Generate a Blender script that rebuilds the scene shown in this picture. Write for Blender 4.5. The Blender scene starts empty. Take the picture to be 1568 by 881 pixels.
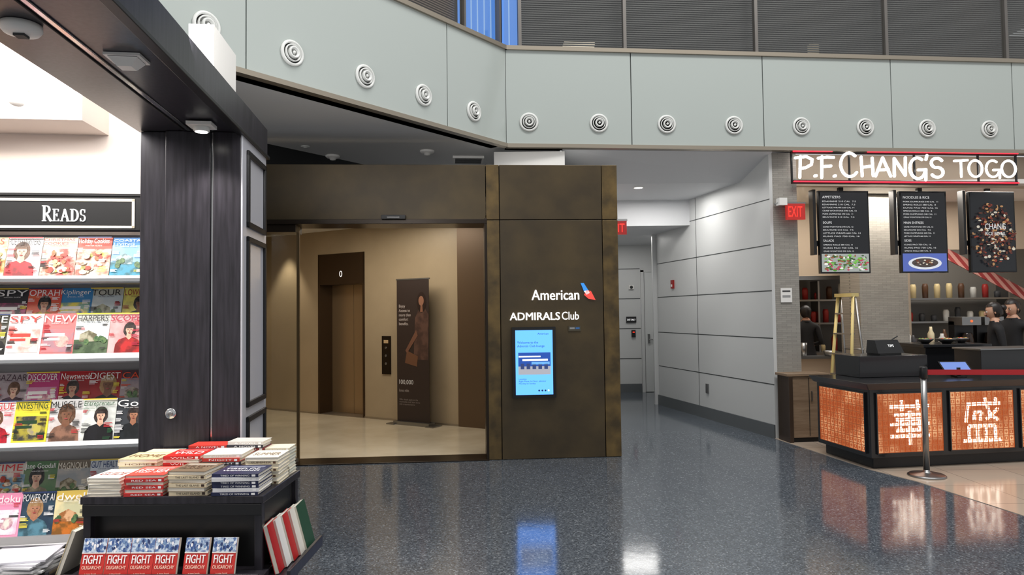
import bpy, math, random
from mathutils import Matrix, Vector
R = random.Random(7)
scene = bpy.context.scene
T = Matrix.Translation
def RZ(d): return Matrix.Rotation(math.radians(d), 4, 'Z')
def RX(d): return Matrix.Rotation(math.radians(d), 4, 'X')
def RY(d): return Matrix.Rotation(math.radians(d), 4, 'Y')

# ------------------------------------------------------------ materials
def lin(c):
    o = []
    for x in c[:3]:
        x /= 255.0
        o.append(x/12.92 if x <= .04045 else ((x+.055)/1.055)**2.4)
    return (o[0], o[1], o[2], 1)
MC = {}
def mat(name, c=(128, 128, 128), rough=.5, metal=0, emit=None, es=0, spec=.5, var=None, vs=5, vstretch=(1, 1, 1), bump=0, bs=50, coat=0, lo=.35, hi=.68):
    if name in MC: return MC[name]
    m = bpy.data.materials.new(name); m.use_nodes = True
    nt = m.node_tree; p = nt.nodes['Principled BSDF']
    p.inputs['Base Color'].default_value = lin(c)
    p.inputs['Roughness'].default_value = rough
    p.inputs['Metallic'].default_value = metal
    p.inputs['Specular IOR Level'].default_value = spec
    p.inputs['Coat Weight'].default_value = coat
    p.inputs['Coat Roughness'].default_value = .08
    if emit:
        p.inputs['Emission Color'].default_value = lin(emit)
        p.inputs['Emission Strength'].default_value = es
    if var or bump:
        tc = nt.nodes.new('ShaderNodeTexCoord'); mp = nt.nodes.new('ShaderNodeMapping')
        mp.inputs['Scale'].default_value = vstretch
        nt.links.new(tc.outputs['Object'], mp.inputs['Vector'])
    if var:
        n = nt.nodes.new('ShaderNodeTexNoise'); n.inputs['Scale'].default_value = vs
        n.inputs['Detail'].default_value = 6
        nt.links.new(mp.outputs[0], n.inputs['Vector'])
        r = nt.nodes.new('ShaderNodeValToRGB')
        r.color_ramp.elements[0].position = lo; r.color_ramp.elements[1].position = hi
        r.color_ramp.elements[0].color = lin(c); r.color_ramp.elements[1].color = lin(var)
        nt.links.new(n.outputs['Fac'], r.inputs['Fac'])
        nt.links.new(r.outputs['Color'], p.inputs['Base Color'])
    if bump:
        n = nt.nodes.new('ShaderNodeTexNoise'); n.inputs['Scale'].default_value = bs
        nt.links.new(mp.outputs[0], n.inputs['Vector'])
        bn = nt.nodes.new('ShaderNodeBump'); bn.inputs['Strength'].default_value = bump; bn.inputs['Distance'].default_value = .01
        nt.links.new(n.outputs['Fac'], bn.inputs['Height']); nt.links.new(bn.outputs[0], p.inputs['Normal'])
    MC[name] = m
    return m
def flat(c, rough=.45): return mat('print_%d_%d_%d' % c, c, rough)
def glow(c, s): return mat('lit_%d_%d_%d_%d' % (c+(int(s*100),)), (10, 10, 10), .3, emit=c, es=s)
def photo(c1, c2, sc=22): return mat('photo_%d_%d_%d_%d_%d_%d_%d' % (c1+c2+(sc,)), c1, .35, var=c2, vs=sc, lo=.42, hi=.58)

def terrazzo():
    m = bpy.data.materials.new('terrazzo'); m.use_nodes = True; nt = m.node_tree; p = nt.nodes['Principled BSDF']
    tc = nt.nodes.new('ShaderNodeTexCoord')
    v = nt.nodes.new('ShaderNodeTexVoronoi'); v.inputs['Scale'].default_value = 105
    nt.links.new(tc.outputs['Object'], v.inputs['Vector'])
    r = nt.nodes.new('ShaderNodeValToRGB'); r.color_ramp.interpolation = 'CONSTANT'
    e = r.color_ramp.elements
    e[0].position = 0; e[0].color = lin((70, 77, 86)); e[1].position = .30; e[1].color = lin((86, 93, 101))
    for pos, c in ((.62, (98, 105, 113)), (.82, (58, 64, 71)), (.94, (132, 138, 144))):
        q = e.new(pos); q.color = lin(c)
    s = nt.nodes.new('ShaderNodeSeparateColor'); nt.links.new(v.outputs['Color'], s.inputs[0])
    nt.links.new(s.outputs[0], r.inputs['Fac'])
    nt.links.new(r.outputs[0], p.inputs['Base Color'])
    p.inputs['Roughness'].default_value = .11
    p.inputs['Specular IOR Level'].default_value = 1.0
    nb = nt.nodes.new('ShaderNodeTexNoise'); nb.inputs['Scale'].default_value = 9
    nt.links.new(tc.outputs['Object'], nb.inputs['Vector'])
    bn = nt.nodes.new('ShaderNodeBump'); bn.inputs['Strength'].default_value = .04; bn.inputs['Distance'].default_value = .01
    nt.links.new(nb.outputs['Fac'], bn.inputs['Height']); nt.links.new(bn.outputs[0], p.inputs['Normal'])
    return m
def tilemat(name, c1, c2, mortar, w, h, rough=.3, off=0.0, msize=.004, rot=0):
    m = bpy.data.materials.new(name); m.use_nodes = True; nt = m.node_tree; p = nt.nodes['Principled BSDF']
    tc = nt.nodes.new('ShaderNodeTexCoord'); mp = nt.nodes.new('ShaderNodeMapping')
    mp.inputs['Rotation'].default_value = (math.radians(rot[0]), 0, math.radians(rot[1])) if rot else (0, 0, 0)
    nt.links.new(tc.outputs['Object'], mp.inputs[0])
    b = nt.nodes.new('ShaderNodeTexBrick'); b.offset = off
    b.inputs['Color1'].default_value = lin(c1); b.inputs['Color2'].default_value = lin(c2); b.inputs['Mortar'].default_value = lin(mortar)
    b.inputs['Scale'].default_value = 1; b.inputs['Brick Width'].default_value = w; b.inputs['Row Height'].default_value = h
    b.inputs['Mortar Size'].default_value = msize
    nt.links.new(mp.outputs[0], b.inputs['Vector']); nt.links.new(b.outputs['Color'], p.inputs['Base Color'])
    p.inputs['Roughness'].default_value = rough
    return m
def glass(name='clear_glass', refl=.06):
    m = bpy.data.materials.new(name); m.use_nodes = True; nt = m.node_tree
    for n in list(nt.nodes): nt.nodes.remove(n)
    o = nt.nodes.new('ShaderNodeOutputMaterial'); t = nt.nodes.new('ShaderNodeBsdfTransparent'); g = nt.nodes.new('ShaderNodeBsdfGlossy')
    g.inputs['Roughness'].default_value = .02; t.inputs[0].default_value = (.93, .94, .93, 1)
    x = nt.nodes.new('ShaderNodeMixShader'); x.inputs[0].default_value = refl
    nt.links.new(t.outputs[0], x.inputs[1]); nt.links.new(g.outputs[0], x.inputs[2]); nt.links.new(x.outputs[0], o.inputs[0])
    return m

# ------------------------------------------------------------ builder
_tc = {}
def text_mesh(s):
    if s in _tc: return _tc[s]
    c = bpy.data.curves.new('t', 'FONT'); c.body = s; c.resolution_u = 3; c.space_line = 1.05
    o = bpy.data.objects.new('t', c); scene.collection.objects.link(o)
    bpy.context.view_layer.update()
    me = bpy.data.meshes.new_from_object(o)
    vs = [v.co.copy() for v in me.vertices]; fs = [tuple(p.vertices) for p in me.polygons]
    bpy.data.objects.remove(o); bpy.data.curves.remove(c); bpy.data.meshes.remove(me)
    x0 = min(v.x for v in vs); x1 = max(v.x for v in vs); y0 = min(v.y for v in vs); y1 = max(v.y for v in vs)
    vs = [((v.x-x0)/(x1-x0), (v.y-y0)/(y1-y0)) for v in vs]
    _tc[s] = (vs, fs, (x1-x0)/(y1-y0))
    return _tc[s]
class B:
    def __init__(s, M=None):
        s.v = []; s.f = []; s.mi = []; s.sm = []; s.m = []; s.M = M or Matrix()
    def add(s, vs, fs, m, M=None, smooth=False):
        Tm = s.M @ M if M else s.M
        if m not in s.m: s.m.append(m)
        i = s.m.index(m); b = len(s.v)
        s.v += [Tm @ Vector(v) for v in vs]
        for f in fs:
            s.f.append(tuple(b+k for k in f)); s.mi.append(i); s.sm.append(smooth)
    def box(s, x0, y0, z0, x1, y1, z1, m, M=None):
        vs = [(x0, y0, z0), (x1, y0, z0), (x1, y1, z0), (x0, y1, z0), (x0, y0, z1), (x1, y0, z1), (x1, y1, z1), (x0, y1, z1)]
        s.add(vs, [(0, 3, 2, 1), (4, 5, 6, 7), (0, 1, 5, 4), (1, 2, 6, 5), (2, 3, 7, 6), (3, 0, 4, 7)], m, M)
    def hexa(s, vs, m, M=None):
        s.add(vs, [(0, 3, 2, 1), (4, 5, 6, 7), (0, 1, 5, 4), (1, 2, 6, 5), (2, 3, 7, 6), (3, 0, 4, 7)], m, M)
    def quad(s, a, b, c, d, m, M=None): s.add([a, b, c, d], [(0, 1, 2, 3)], m, M)
    def rect(s, x0, z0, x1, z1, y, m, M=None): s.quad((x0, y, z0), (x1, y, z0), (x1, y, z1), (x0, y, z1), m, M)
    def poly(s, pts, z0, z1, m, M=None):
        n = len(pts)
        vs = [(p[0], p[1], z0) for p in pts]+[(p[0], p[1], z1) for p in pts]
        fs = [tuple(range(n))[::-1], tuple(range(n, 2*n))]+[(i, (i+1) % n, n+(i+1) % n, n+i) for i in range(n)]
        s.add(vs, fs, m, M)
    def lathe(s, prof, m, M=None, seg=28, smooth=True):
        vs = []; fs = []; n = len(prof)
        for (r, z) in prof:
            for k in range(seg):
                a = 2*math.pi*k/seg; vs.append((r*math.cos(a), r*math.sin(a), z))
        for i in range(n-1):
            for k in range(seg):
                fs.append((i*seg+k, i*seg+(k+1) % seg, (i+1)*seg+(k+1) % seg, (i+1)*seg+k))
        if prof[0][0] > 1e-5: fs.append(tuple(range(seg))[::-1])
        if prof[-1][0] > 1e-5: fs.append(tuple((n-1)*seg+k for k in range(seg)))
        s.add(vs, fs, m, M, smooth)
    def cyl(s, c, r, h, m, axis='z', seg=20, r2=None, smooth=True):
        Q = {'z': Matrix(), 'y': RX(-90), 'x': RY(90)}[axis]
        s.lathe([(r, 0), (r if r2 is None else r2, h)], m, T(c) @ Q, seg, smooth)
    def ell(s, c, rx, ry, rz, m, M=None, seg=16, rings=10, filt=None, deform=None):
        vs = []; fs = []
        for i in range(rings+1):
            ph = math.pi*i/rings
            for k in range(seg):
                a = 2*math.pi*k/seg
                p = Vector((math.sin(ph)*math.cos(a), math.sin(ph)*math.sin(a), math.cos(ph)))
                if deform: p = deform(p)
                vs.append((c[0]+p.x*rx, c[1]+p.y*ry, c[2]+p.z*rz))
        for i in range(rings):
            for k in range(seg):
                f = (i*seg+k, (i+1)*seg+k, (i+1)*seg+(k+1) % seg, i*seg+(k+1) % seg)
                if filt:
                    q = [sum(vs[j][t] for j in f)/4-c[t] for t in range(3)]
                    if not filt(q): continue
                fs.append(f)
        s.add(vs, fs, m, M, True)
    def rod(s, p, q, r, m, seg=8, r2=None):
        p = Vector(p); q = Vector(q); d = q-p
        if d.length < 1e-6: return
        Q = d.to_track_quat('Z', 'Y').to_matrix().to_4x4()
        s.lathe([(r, 0), (r if r2 is None else r2, d.length)], m, T(p) @ Q, seg)
    def tube(s, pts, r, m, seg=8):
        for a, b in zip(pts[:-1], pts[1:]): s.rod(a, b, r, m, seg)
        for a in pts: s.ell(a, r, r, r, m, seg=seg, rings=6)
    def bar(s, p, q, w, y0, y1, m, M=None):
        px, pz = p; qx, qz = q; dx, dz = qx-px, qz-pz; L = math.hypot(dx, dz) or 1e-6
        nx, nz = -dz/L*w/2, dx/L*w/2
        s.hexa([(px-nx, y0, pz-nz), (qx-nx, y0, qz-nz), (qx-nx, y1, qz-nz), (px-nx, y1, pz-nz), (px+nx, y0, pz+nz), (qx+nx, y0, qz+nz), (qx+nx, y1, qz+nz), (px+nx, y1, pz+nz)], m, M)
    def disc(s, x, y, z, rx, rz, m, M=None, seg=20):
        s.add([(x+rx*math.cos(2*math.pi*k/seg), y, z+rz*math.sin(2*math.pi*k/seg)) for k in range(seg)], [tuple(range(seg))], m, M)
    def text(s, t, x, y, z, m, w=None, h=None, M=None, align='L'):
        vs, fs, asp = text_mesh(t)
        if w is None: w = h*asp
        if h is None: h = w/asp
        if align == 'C': x -= w/2
        if align == 'R': x -= w
        s.add([(x+a*w, y, z+b*h) for a, b in vs], fs, m, M)
    def obj(s, name, bevel=0, parent=None):
        if parent is None:
            xs = [v.x for v in s.v]; ys = [v.y for v in s.v]; zs = [v.z for v in s.v]
            o = Vector(((min(xs)+max(xs))/2, (min(ys)+max(ys))/2, min(zs)))
        else: o = Vector((0, 0, 0))
        me = bpy.data.meshes.new(name); me.from_pydata([v-o for v in s.v], [], s.f)
        for m in s.m: me.materials.append(m)
        me.polygons.foreach_set('material_index', s.mi); me.polygons.foreach_set('use_smooth', s.sm); me.update()
        ob = bpy.data.objects.new(name, me); scene.collection.objects.link(ob); ob.location = o
        if parent: ob.parent = parent
        if bevel:
            bv = ob.modifiers.new('bevel', 'BEVEL'); bv.width = bevel; bv.segments = 2; bv.limit_method = 'ANGLE'; bv.angle_limit = math.radians(50)
        return ob

# materials
mTer = terrazzo()
mTile = tilemat('beige_tile', (196, 178, 160), (188, 170, 152), (140, 128, 118), .6, .6, .12)
mWhite = mat('white_paint', (232, 230, 226), .5)
mPink = mat('warm_white_wall', (238, 224, 214), .6)
mBlackW = mat('black_wood', (32, 30, 35), .3, var=(50, 47, 54), vs=6, vstretch=(8, 8, .6))
mBlack = mat('black_paint', (18, 18, 20), .4)
mBlackM = mat('matt_black', (8, 8, 9), .8)
mSide = mat('grey_lacquer', (196, 197, 205), .22, coat=.5)
mChrome = mat('chrome', (210, 210, 210), .15, 1)
mSteel = mat('brushed_steel', (150, 150, 150), .35, 1)
mTrim = mat('champagne_trim', (170, 160, 145), .35, .8)
mBand = mat('backpainted_glass', (176, 184, 180), .1, coat=.7, spec=.5)
mJoint = mat('dark_joint', (55, 58, 58), .6)
mSoff = mat('soffit_grey', (225, 225, 225), .6)
mHallC = mat('hall_ceiling', (205, 206, 208), .6)
mHall = mat('metal_wall_panel', (200, 201, 200), .4, spec=.4)
mBase = mat('baseboard_grey', (92, 96, 98), .35)
mBronze = mat('bronze_patina', (66, 55, 37), .42, .35, var=(84, 70, 45), vs=2.5, spec=.6, bump=.05, bs=30)
mBronzeG = mat('bronze_patina_gold', (72, 59, 37), .4, .4, var=(116, 94, 54), vs=5, spec=.6, bump=.05, bs=30)
mBronzeD = mat('bronze_dark', (40, 30, 20), .3, .5)
mLobby = mat('lobby_wall', (170, 153, 126), .35, var=(180, 162, 134), vs=1.5)
mLobF = mat('lobby_floor', (215, 202, 178), .15, var=(200, 187, 162), vs=2)
mScreenB = mat('screen_bezel', (10, 10, 12), .15)
mTileCol = tilemat('grey_split_tile', (154, 150, 142), (142, 138, 131), (116, 113, 108), .12, .025, .6, .5, .0015, rot=(90, 0))
mGlass = glass()
mWood = mat('wood_veneer', (142, 120, 98), .4, var=(120, 98, 78), vs=4, vstretch=(1, 1, 8))
mTan = mat('tan_wall', (190, 174, 154), .6)

# ------------------------------------------------------------ camera
cam = bpy.data.cameras.new('camera'); camo = bpy.data.objects.new('camera', cam); scene.collection.objects.link(camo)
cam.sensor_width = 36; cam.lens = 24.34
camo.matrix_world = T((0, 0, 1.6)) @ RX(92.16) @ RZ(-.69)
scene.camera = camo

MS = T((-1.68, 4.3, 0)) @ RZ(7.4)
MP = T((0, 7.65, 0)) @ RZ(4)
MBL = T((-3.5, 4.07, 0)) @ RZ(50.5)
MBR = T((-.05, 8.26, 0)) @ RZ(5.69)
ML = T((-4.19, 11.94, 0)) @ RZ(-30.6)
MH = T((3.27, 8.71, 0)) @ RZ(102.8)

# ------------------------------------------------------------ floor
b = B(); b.box(-9, -5, -.1, 10, 15, 0, mTer); b.obj('floor')
b = B(); b.poly([(3.25, 8.75), (3.55, 6.95), (3.72, 6.47), (3.9, 5.38), (4.3, 2.5), (10, 2.5), (10, 12.5), (3.25, 12.5)], .0, .004, mTile); b.obj('floor_tile')
b = B(); b.poly([(-4.4, 7.4), (-.28, 7.66), (-.28, 9.8), (-4.4, 12.2)], .0, .005, mLobF); b.obj('floor_lobby')

# ------------------------------------------------------------ curved glass band
b = B(MBL)
def band(b, L, joints, s0=0):
    e = [s0]+joints+[L]
    for a, c in zip(e[:-1], e[1:]):
        b.box(a+.006, 0, 3.64, c-.006, .03, 4.80, mBand)
    b.box(s0, .02, 3.63, L, .25, 4.83, mJoint)
band(b, 5.43, [2.07, 4.43]); b.obj('wall_band_left')
b = B(MBL); b.box(0, -.03, 3.60, 5.44, .05, 3.645, mTrim); b.box(0, -.03, 4.79, 5.44, .05, 4.84, mTrim); b.obj('trim_1')
b = B(MBR); band(b, 9, [1.55, 3.24, 4.95, 6.63]); b.obj('wall_band_right')
b = B(MBR); b.box(0, -.03, 3.60, 9, .05, 3.645, mTrim); b.box(0, -.03, 4.79, 9, .05, 4.84, mTrim); b.obj('trim_2')

# nozzles
b = B()
mNoz = mat('nozzle_white', (225, 227, 224), .35); mNozD = mat('nozzle_shadow', (48, 50, 50), .6)
b.lathe([(.115, 0), (.116, .012), (.108, .022), (.092, .024), (.088, .008)], mNoz)
b.lathe([(.088, .009), (.076, .009)], mNozD)
b.lathe([(.077, .006), (.078, .03), (.070, .036), (.066, .02)], mNoz)
b.lathe([(.066, .02), (.05, .02)], mNozD)
b.lathe([(.052, .012), (.052, .05), (.046, .056), (.034, .05), (.030, .03)], mNoz)
b.lathe([(.031, .03), (.001, .03)], mNozD)
b.lathe([(.014, .03), (.014, .045), (.001, .048)], mNoz)
n0 = b.obj('air_nozzle'); n0.location = (0, 0, 0)
def placenoz(M, s, first=False):
    o = n0 if first else bpy.data.objects.new('air_nozzle', n0.data)
    if not first: scene.collection.objects.link(o)
    o.matrix_world = M @ T((s, -.001, 3.91)) @ RX(90)
for i, s in enumerate([.93, 1.73, 2.5, 3.30, 4.07, 4.85]): placenoz(MBL, s, i == 0)
for s in [.28, 1.14, 1.99, 2.85, 3.73, 4.58, 5.42, 6.28, 7.14]: placenoz(MBR, s)

# ------------------------------------------------------------ upper gallery windows with blinds
mSlat = mat('blind_slat', (92, 90, 90), .5); mSlatW = mat('blind_slat_wood', (110, 92, 80), .5)
mUpG = glass('gallery_glass', .07)
mMull = mat('mullion', (120, 116, 112), .4, .6)
b = B(MBR)
for i in range(52):
    z = 4.90+i*.028
    b.box(.19, .22, z, 9, .245, z+.013, mSlat)
b.obj('window_blinds_right')
b = B(MBL)
for i in range(52):
    z = 4.90+i*.028
    b.box(0, .22, z, 4.78, .245, z+.013, mSlatW)
b.obj('window_blinds_left')
b = B(MBR)
for s in [0.19, 1.5, 3.2, 4.95, 6.63, 8.4]:
    b.box(s-.02, .05, 4.84, s+.02, .12, 6.4, mMull)
b.box(0, .08, 4.84, 9, .09, 6.4, mUpG)
b.obj('window_1')
b = B(MBL)
for s in [0, 2.07, 3.8, 4.78, 5.40]: b.box(s-.015, .05, 4.84, s+.015, .12, 6.4, mMull)
b.box(0, .08, 4.84, 5.4, .09, 6.4, mUpG)
b.obj('window_2')
mBlueW = glow((92, 150, 240), .95); mBlueL = glow((160, 198, 250), .95)
b = B(MBL); b.box(4.78, .16, 4.84, 5.45, .17, 6.4, mBlueW)
for s in (4.88, 4.99, 5.10, 5.22, 5.34): b.box(s, .15, 4.84, s+.012, .16, 6.4, mBlueL)
b.obj('window_daylight')
b = B(MBR); b.box(-.02, .16, 4.84, .17, .17, 6.4, mBlueW); b.box(.06, .15, 4.84, .075, .16, 6.4, mBlueL); b.obj('window_daylight_2')
b = B(MBR)
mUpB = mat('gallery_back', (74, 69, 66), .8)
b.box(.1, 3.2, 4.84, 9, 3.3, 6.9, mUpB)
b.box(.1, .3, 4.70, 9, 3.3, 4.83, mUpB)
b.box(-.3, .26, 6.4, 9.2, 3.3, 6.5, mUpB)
for s, z in ((1.2, 5.9), (4.1, 5.7), (4.9, 6.0), (6.5, 5.65), (7.6, 5.6)):
    b.box(s, 2.6, z, s+.5, 2.75, z+.06, glow((255, 240, 215), 1.6))
b.box(6.0, 3.1, 4.9, 6.7, 3.19, 5.6, glow((200, 120, 60), .6))
b.box(2.6, 1.5, 5.5, 5.9, 1.6, 5.9, mat('gallery_beam', (120, 118, 116), .6))
b.box(5.3, 1.5, 5.0, 8.8, 1.6, 5.8, mat('gallery_wood', (98, 76, 60), .6))
b.box(7.0, 1.4, 5.0, 7.5, 1.45, 5.35, glow((210, 140, 80), .5)); b.box(4.6, 1.3, 5.1, 4.75, 1.35, 5.5, glow((230, 210, 180), .5))
b.obj('wall_gallery')
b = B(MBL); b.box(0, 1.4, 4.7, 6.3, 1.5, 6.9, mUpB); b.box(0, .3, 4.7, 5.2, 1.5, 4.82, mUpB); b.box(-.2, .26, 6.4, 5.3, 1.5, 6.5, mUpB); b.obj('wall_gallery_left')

# ------------------------------------------------------------ soffit left
b = B()
b.poly([(-3.6, 4.2), (-.05, 8.30), (.62, 8.37), (.62, 9.7), (-1.7, 9.6), (-2.9, 8.0), (-3.8, 6.6)], 3.63, 3.66, mSoff)
b.obj('ceiling_soffit')
b = B(); b.poly([(-9, 4), (-3.7, 4.2), (.6, 9), (.6, 14), (-9, 14)], 3.70, 3.75, mBlackM); b.obj('ceiling_void')
b = B(); b.box(-5, 12.3, 3.0, 1.1, 12.4, 3.7, mBlackM); b.obj('wall_void')
b = B(); b.box(-.2, 8.36, 3.31, .66, 8.6, 3.57, mWhite); b.obj('wall_bulkhead')
def puck(name, x, y, z, r=.06, m=mWhite, h=.03):
    b = B(T((x, y, z)))
    b.lathe([(r, 0), (r, -h*.5), (r*.8, -h), (r*.45, -h*1.1), (r*.4, -h*1.8), (.001, -h*2.1)], m); return b.obj(name)
puck('ceiling_camera', -1.03, 8.5, 3.629, .09); puck('ceiling_camera', -2.25, 8.7, 3.629, .09)
puck('recessed_light', -2.45, 8.2, 3.629, .05, mNoz, .01)
b = B(T((-.55, 8.95, 3.629)) @ RZ(5)); b.box(-.2, -.15, -.03, .2, .15, 0, mWhite)
for i in range(5): b.box(-.17, -.12+i*.055, -.04, .17, -.09+i*.055, -.03, mNozD)
b.obj('ceiling_vent')

# ------------------------------------------------------------ bronze portal
b = B(MP)
b.box(-4.2, .03, 2.66, -.28, .35, 3.24, mBlackM)
b.box(-.26, .03, .0, 1.19, .40, 3.24, mBlackM)
def pan(x0, z0, x1, z1, m=None): b.box(x0+.004, 0, z0+.004, x1-.004, .045, z1-.004, m or mBronze)
for z0, z1 in ((0, 2.64), (2.64, 3.26)):
    pan(-.13, z0, 1.02, z1); pan(1.02, z0, 1.20, z1, mBronzeG)
pan(-.28, 0, -.13, 2.64, mBronzeG); pan(-.28, 2.64, -.13, 3.26, mBronzeG)
pan(-4.2, 2.64, -.28, 3.26)
b.box(1.16, .045, 0, 1.20, .42, 3.26, mBronze); b.box(-4.2, .045, 3.24, 1.2, .42, 3.26, mBronze)
b.box(-.30, -.005, 0, -.27, .40, 2.66, mBronzeD)
b.box(-4.2, -.01, 2.60, -.27, .40, 2.65, mBronzeD)
b.box(-4.2, .05, 2.52, -2.36, .35, 2.6, mBronzeD)
b.box(-4.3, 0, 0, -3.4, .40, 3.26, mBronze)
b.box(-4.3, -.03, 0, -.27, .30, .012, mBronzeD)
b.obj('portal_frame', bevel=.003)
b = B(MP)
b.box(-2.37, .14, .012, -2.34, .17, 2.59, mat('door_edge', (120, 100, 70), .3, .6))
b.box(-3.4, .15, .012, -2.37, .16, 2.59, mGlass)
b.box(-3.4, .13, .012, -2.35, .18, .05, mTrim)
b.obj('door_glass')
b = B(MP); b.box(-1.42, -.07, 2.645, -1.16, -.01, 2.69, mBlack); b.box(-1.36, -.075, 2.65, -1.22, -.07, 2.675, mScreenB); b.obj('door_motion_sensor', bevel=.006)
# signage
b = B(MP)
mSW = mat('sign_white', (245, 245, 245), .5, emit=(255, 255, 255), es=.85)
for dy in (-.004, -.008, -.012):
    b.text('American', .215, dy, 1.745, mSW, w=.53, h=.115)
    b.text('ADMIRALS', -.03, dy, 1.525, mSW, w=.555, h=.085); b.text('ADMIRALS', -.026, dy, 1.525, mSW, w=.555, h=.085)
    b.text('American', .218, dy, 1.745, mSW, w=.53, h=.115)
    b.text('Club', .55, dy, 1.525, mSW, w=.19, h=.088)
mEb = mat('emblem_blue', (40, 120, 200), .4, emit=(60, 140, 215), es=.8); mEr = mat('emblem_red', (215, 60, 50), .4, emit=(225, 80, 70), es=.8)
def fl(pts, m): b.add([(x, -.012, z) for x, z in pts], [tuple(range(len(pts)))], m)
fl([(.765, 1.93), (.80, 1.93), (.85, 1.85), (.80, 1.84)], mEb)
fl([(.80, 1.84), (.85, 1.85), (.865, 1.82), (.83, 1.80)], mSW)
fl([(.83, 1.85), (.88, 1.84), (.93, 1.74), (.85, 1.755), (.80, 1.80)], mEr)
b.obj('wall_lettering')
b = B(MP); b.box(.62, -.012, 1.40, .76, 0, 1.455, mat('plaque', (90, 84, 70), .3, .6)); b.rect(.635, 1.42, .69, 1.44, -.0125, flat((150, 150, 150))); b.rect(.70, 1.42, .745, 1.44, -.0125, flat((60, 110, 170))); b.obj('wall_plaque')
b = B(MP)
b.box(-.01, -.06, .675, .47, 0, 1.45, mScreenB)
sb = glow((84, 152, 255), 2.2)
b.rect(.025, .71, .435, 1.415, -.061, sb)
dk = glow((10, 40, 110), .8); wt = glow((245, 250, 255), 1.6)
b.text('Welcome to the\nAdmirals Club lounge', .045, -.062, 1.22, dk, w=.30, h=.075)
b.text('American', .27, -.062, 1.365, dk, w=.12, h=.022)
b.rect(.055, .93, .41, 1.17, -.062, glow((40, 90, 190), .9))
b.rect(.055, .93, .41, 1.02, -.0625, glow((190, 190, 200), .9))
for i in range(5): b.rect(.08+i*.065, .99, .12+i*.065, 1.05, -.063, glow((60, 80, 140), .8))
b.rect(.10, 1.08, .38, 1.10, -.063, wt); b.rect(.06, 1.12, .3, 1.135, -.063, wt); b.rect(.2, 1.04, .4, 1.07, -.063, glow((120, 190, 255), 1))
b.text('Location\nRight Phase 1st floor, elevator\nMonday to Sunday', .06, -.062, .82, dk, w=.30, h=.07)
for i in range(4): b.disc(.28+i*.035, -.062, .755, .010, .010, dk if i != 3 else wt)
b.obj('information_screen', bevel=.004)

# ------------------------------------------------------------ elevator lobby
b = B(ML)
b.box(-.5, 0, 0, 1.18, .15, 3.0, mLobby); b.box(2.19, 0, 0, 3.97, .15, 3.0, mLobby); b.box(1.18, 0, 2.60, 2.19, .15, 3.0, mLobby)
b.box(3.97, -.02, 0, 4.7, .15, 3.0, mat('lobby_bronze_panel', (104, 84, 64), .35, .3))
b.box(1.1, .45, 0, 2.3, .5, 2.8, mBronzeD)
b.obj('wall_lobby_back')
b = B(ML); b.box(-.5, -.015, 0, 1.18, 0, .03, mTrim); b.box(2.19, -.015, 0, 3.97, 0, .03, mTrim); b.obj('baseboard_lobby')
b = B(ML)
mEl = mat('elevator_bronze', (74, 58, 42), .28, .6); mElD = mat('elevator_door', (178, 154, 122), .32, .7)
b.box(1.18, -.01, 0.012, 1.22, .3, 2.60, mEl); b.box(2.15, -.01, 0.012, 2.19, .3, 2.60, mEl); b.box(1.18, -.01, 2.1, 2.19, .25, 2.60, mEl)
b.box(1.22, .27, 0.012, 1.70, .30, 2.12, mElD); b.box(1.705, .27, 0.012, 2.15, .30, 2.12, mElD); b.box(1.2, .29, .01, 2.17, .31, 2.2, mBlack)
b.text('0', 1.66, -.012, 2.22, mSW, h=.10)
b.box(1.18, -.02, .004, 2.19, .3, .012, mTrim)
b.obj('elevator_doors', bevel=.003)
b = B(ML); b.box(2.55, -.02, .70, 2.72, 0, 1.28, mBronzeD)
for z in (.86, .98, 1.1): b.cyl((2.635, -.02, z), .018, -.01, mSteel, 'y')
b.rect(2.59, 1.17, 2.68, 1.22, -.021, glow((200, 160, 110), .5)); b.obj('elevator_call_panel', bevel=.003)
b = B(ML @ T((.09, -.22, 0)))
mBan = flat((52, 40, 36))
b.box(2.93, 0, .05, 3.52, .006, 2.12, mBan)
b.box(2.90, -.06, .005, 3.55, .08, .055, mSteel); b.cyl((3.22, .02, .05), .01, 2.06, mSteel); b.box(2.92, -.004, 2.11, 3.53, .02, 2.13, mSteel)
b.box(2.80, -.10, .005, 2.94, .12, .02, mSteel); b.box(3.51, -.10, .005, 3.65, .12, .02, mSteel)
def P(pts, m, y): b.add([(x, y, z) for x, z in pts], [tuple(range(len(pts)))], m)
P([(3.24, .95), (3.5, .95), (3.515, 1.60), (3.45, 1.69), (3.34, 1.69), (3.27, 1.55)], photo((74, 54, 48), (98, 72, 62), 8), -.001)
b.disc(3.39, -.002, 1.78, .085, .15, flat((40, 24, 18))); b.disc(3.385, -.003, 1.80, .048, .07, flat((150, 106, 84)))
P([(3.365, 1.64), (3.415, 1.64), (3.405, 1.75), (3.375, 1.75)], flat((142, 98, 76)), -.0025)
P([(3.08, .9), (3.3, .85), (3.32, 1.0), (3.12, 1.08)], flat((112, 76, 54)), -.003)
P([(3.12, 1.04), (3.32, 1.3), (3.29, 1.38), (3.09, 1.08)], flat((120, 82, 64)), -.004)
b.text('Enjoy\nAccess to\nmore than\ncomfort\nbenefits.', 2.97, -.002, 1.45, flat((205, 195, 190)), w=.22, h=.30)
b.text('100,000', 2.97, -.002, .58, flat((235, 235, 235)), w=.26, h=.075)
b.text('bonus miles', 2.97, -.002, .48, flat((180, 170, 165)), w=.18, h=.04)
b.text('Offer details apply on the\nworld elite card, learn more\nwith a representative', 2.97, -.002, .28, flat((150, 140, 135)), w=.38, h=.10)
b.obj('rollup_banner')
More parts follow.
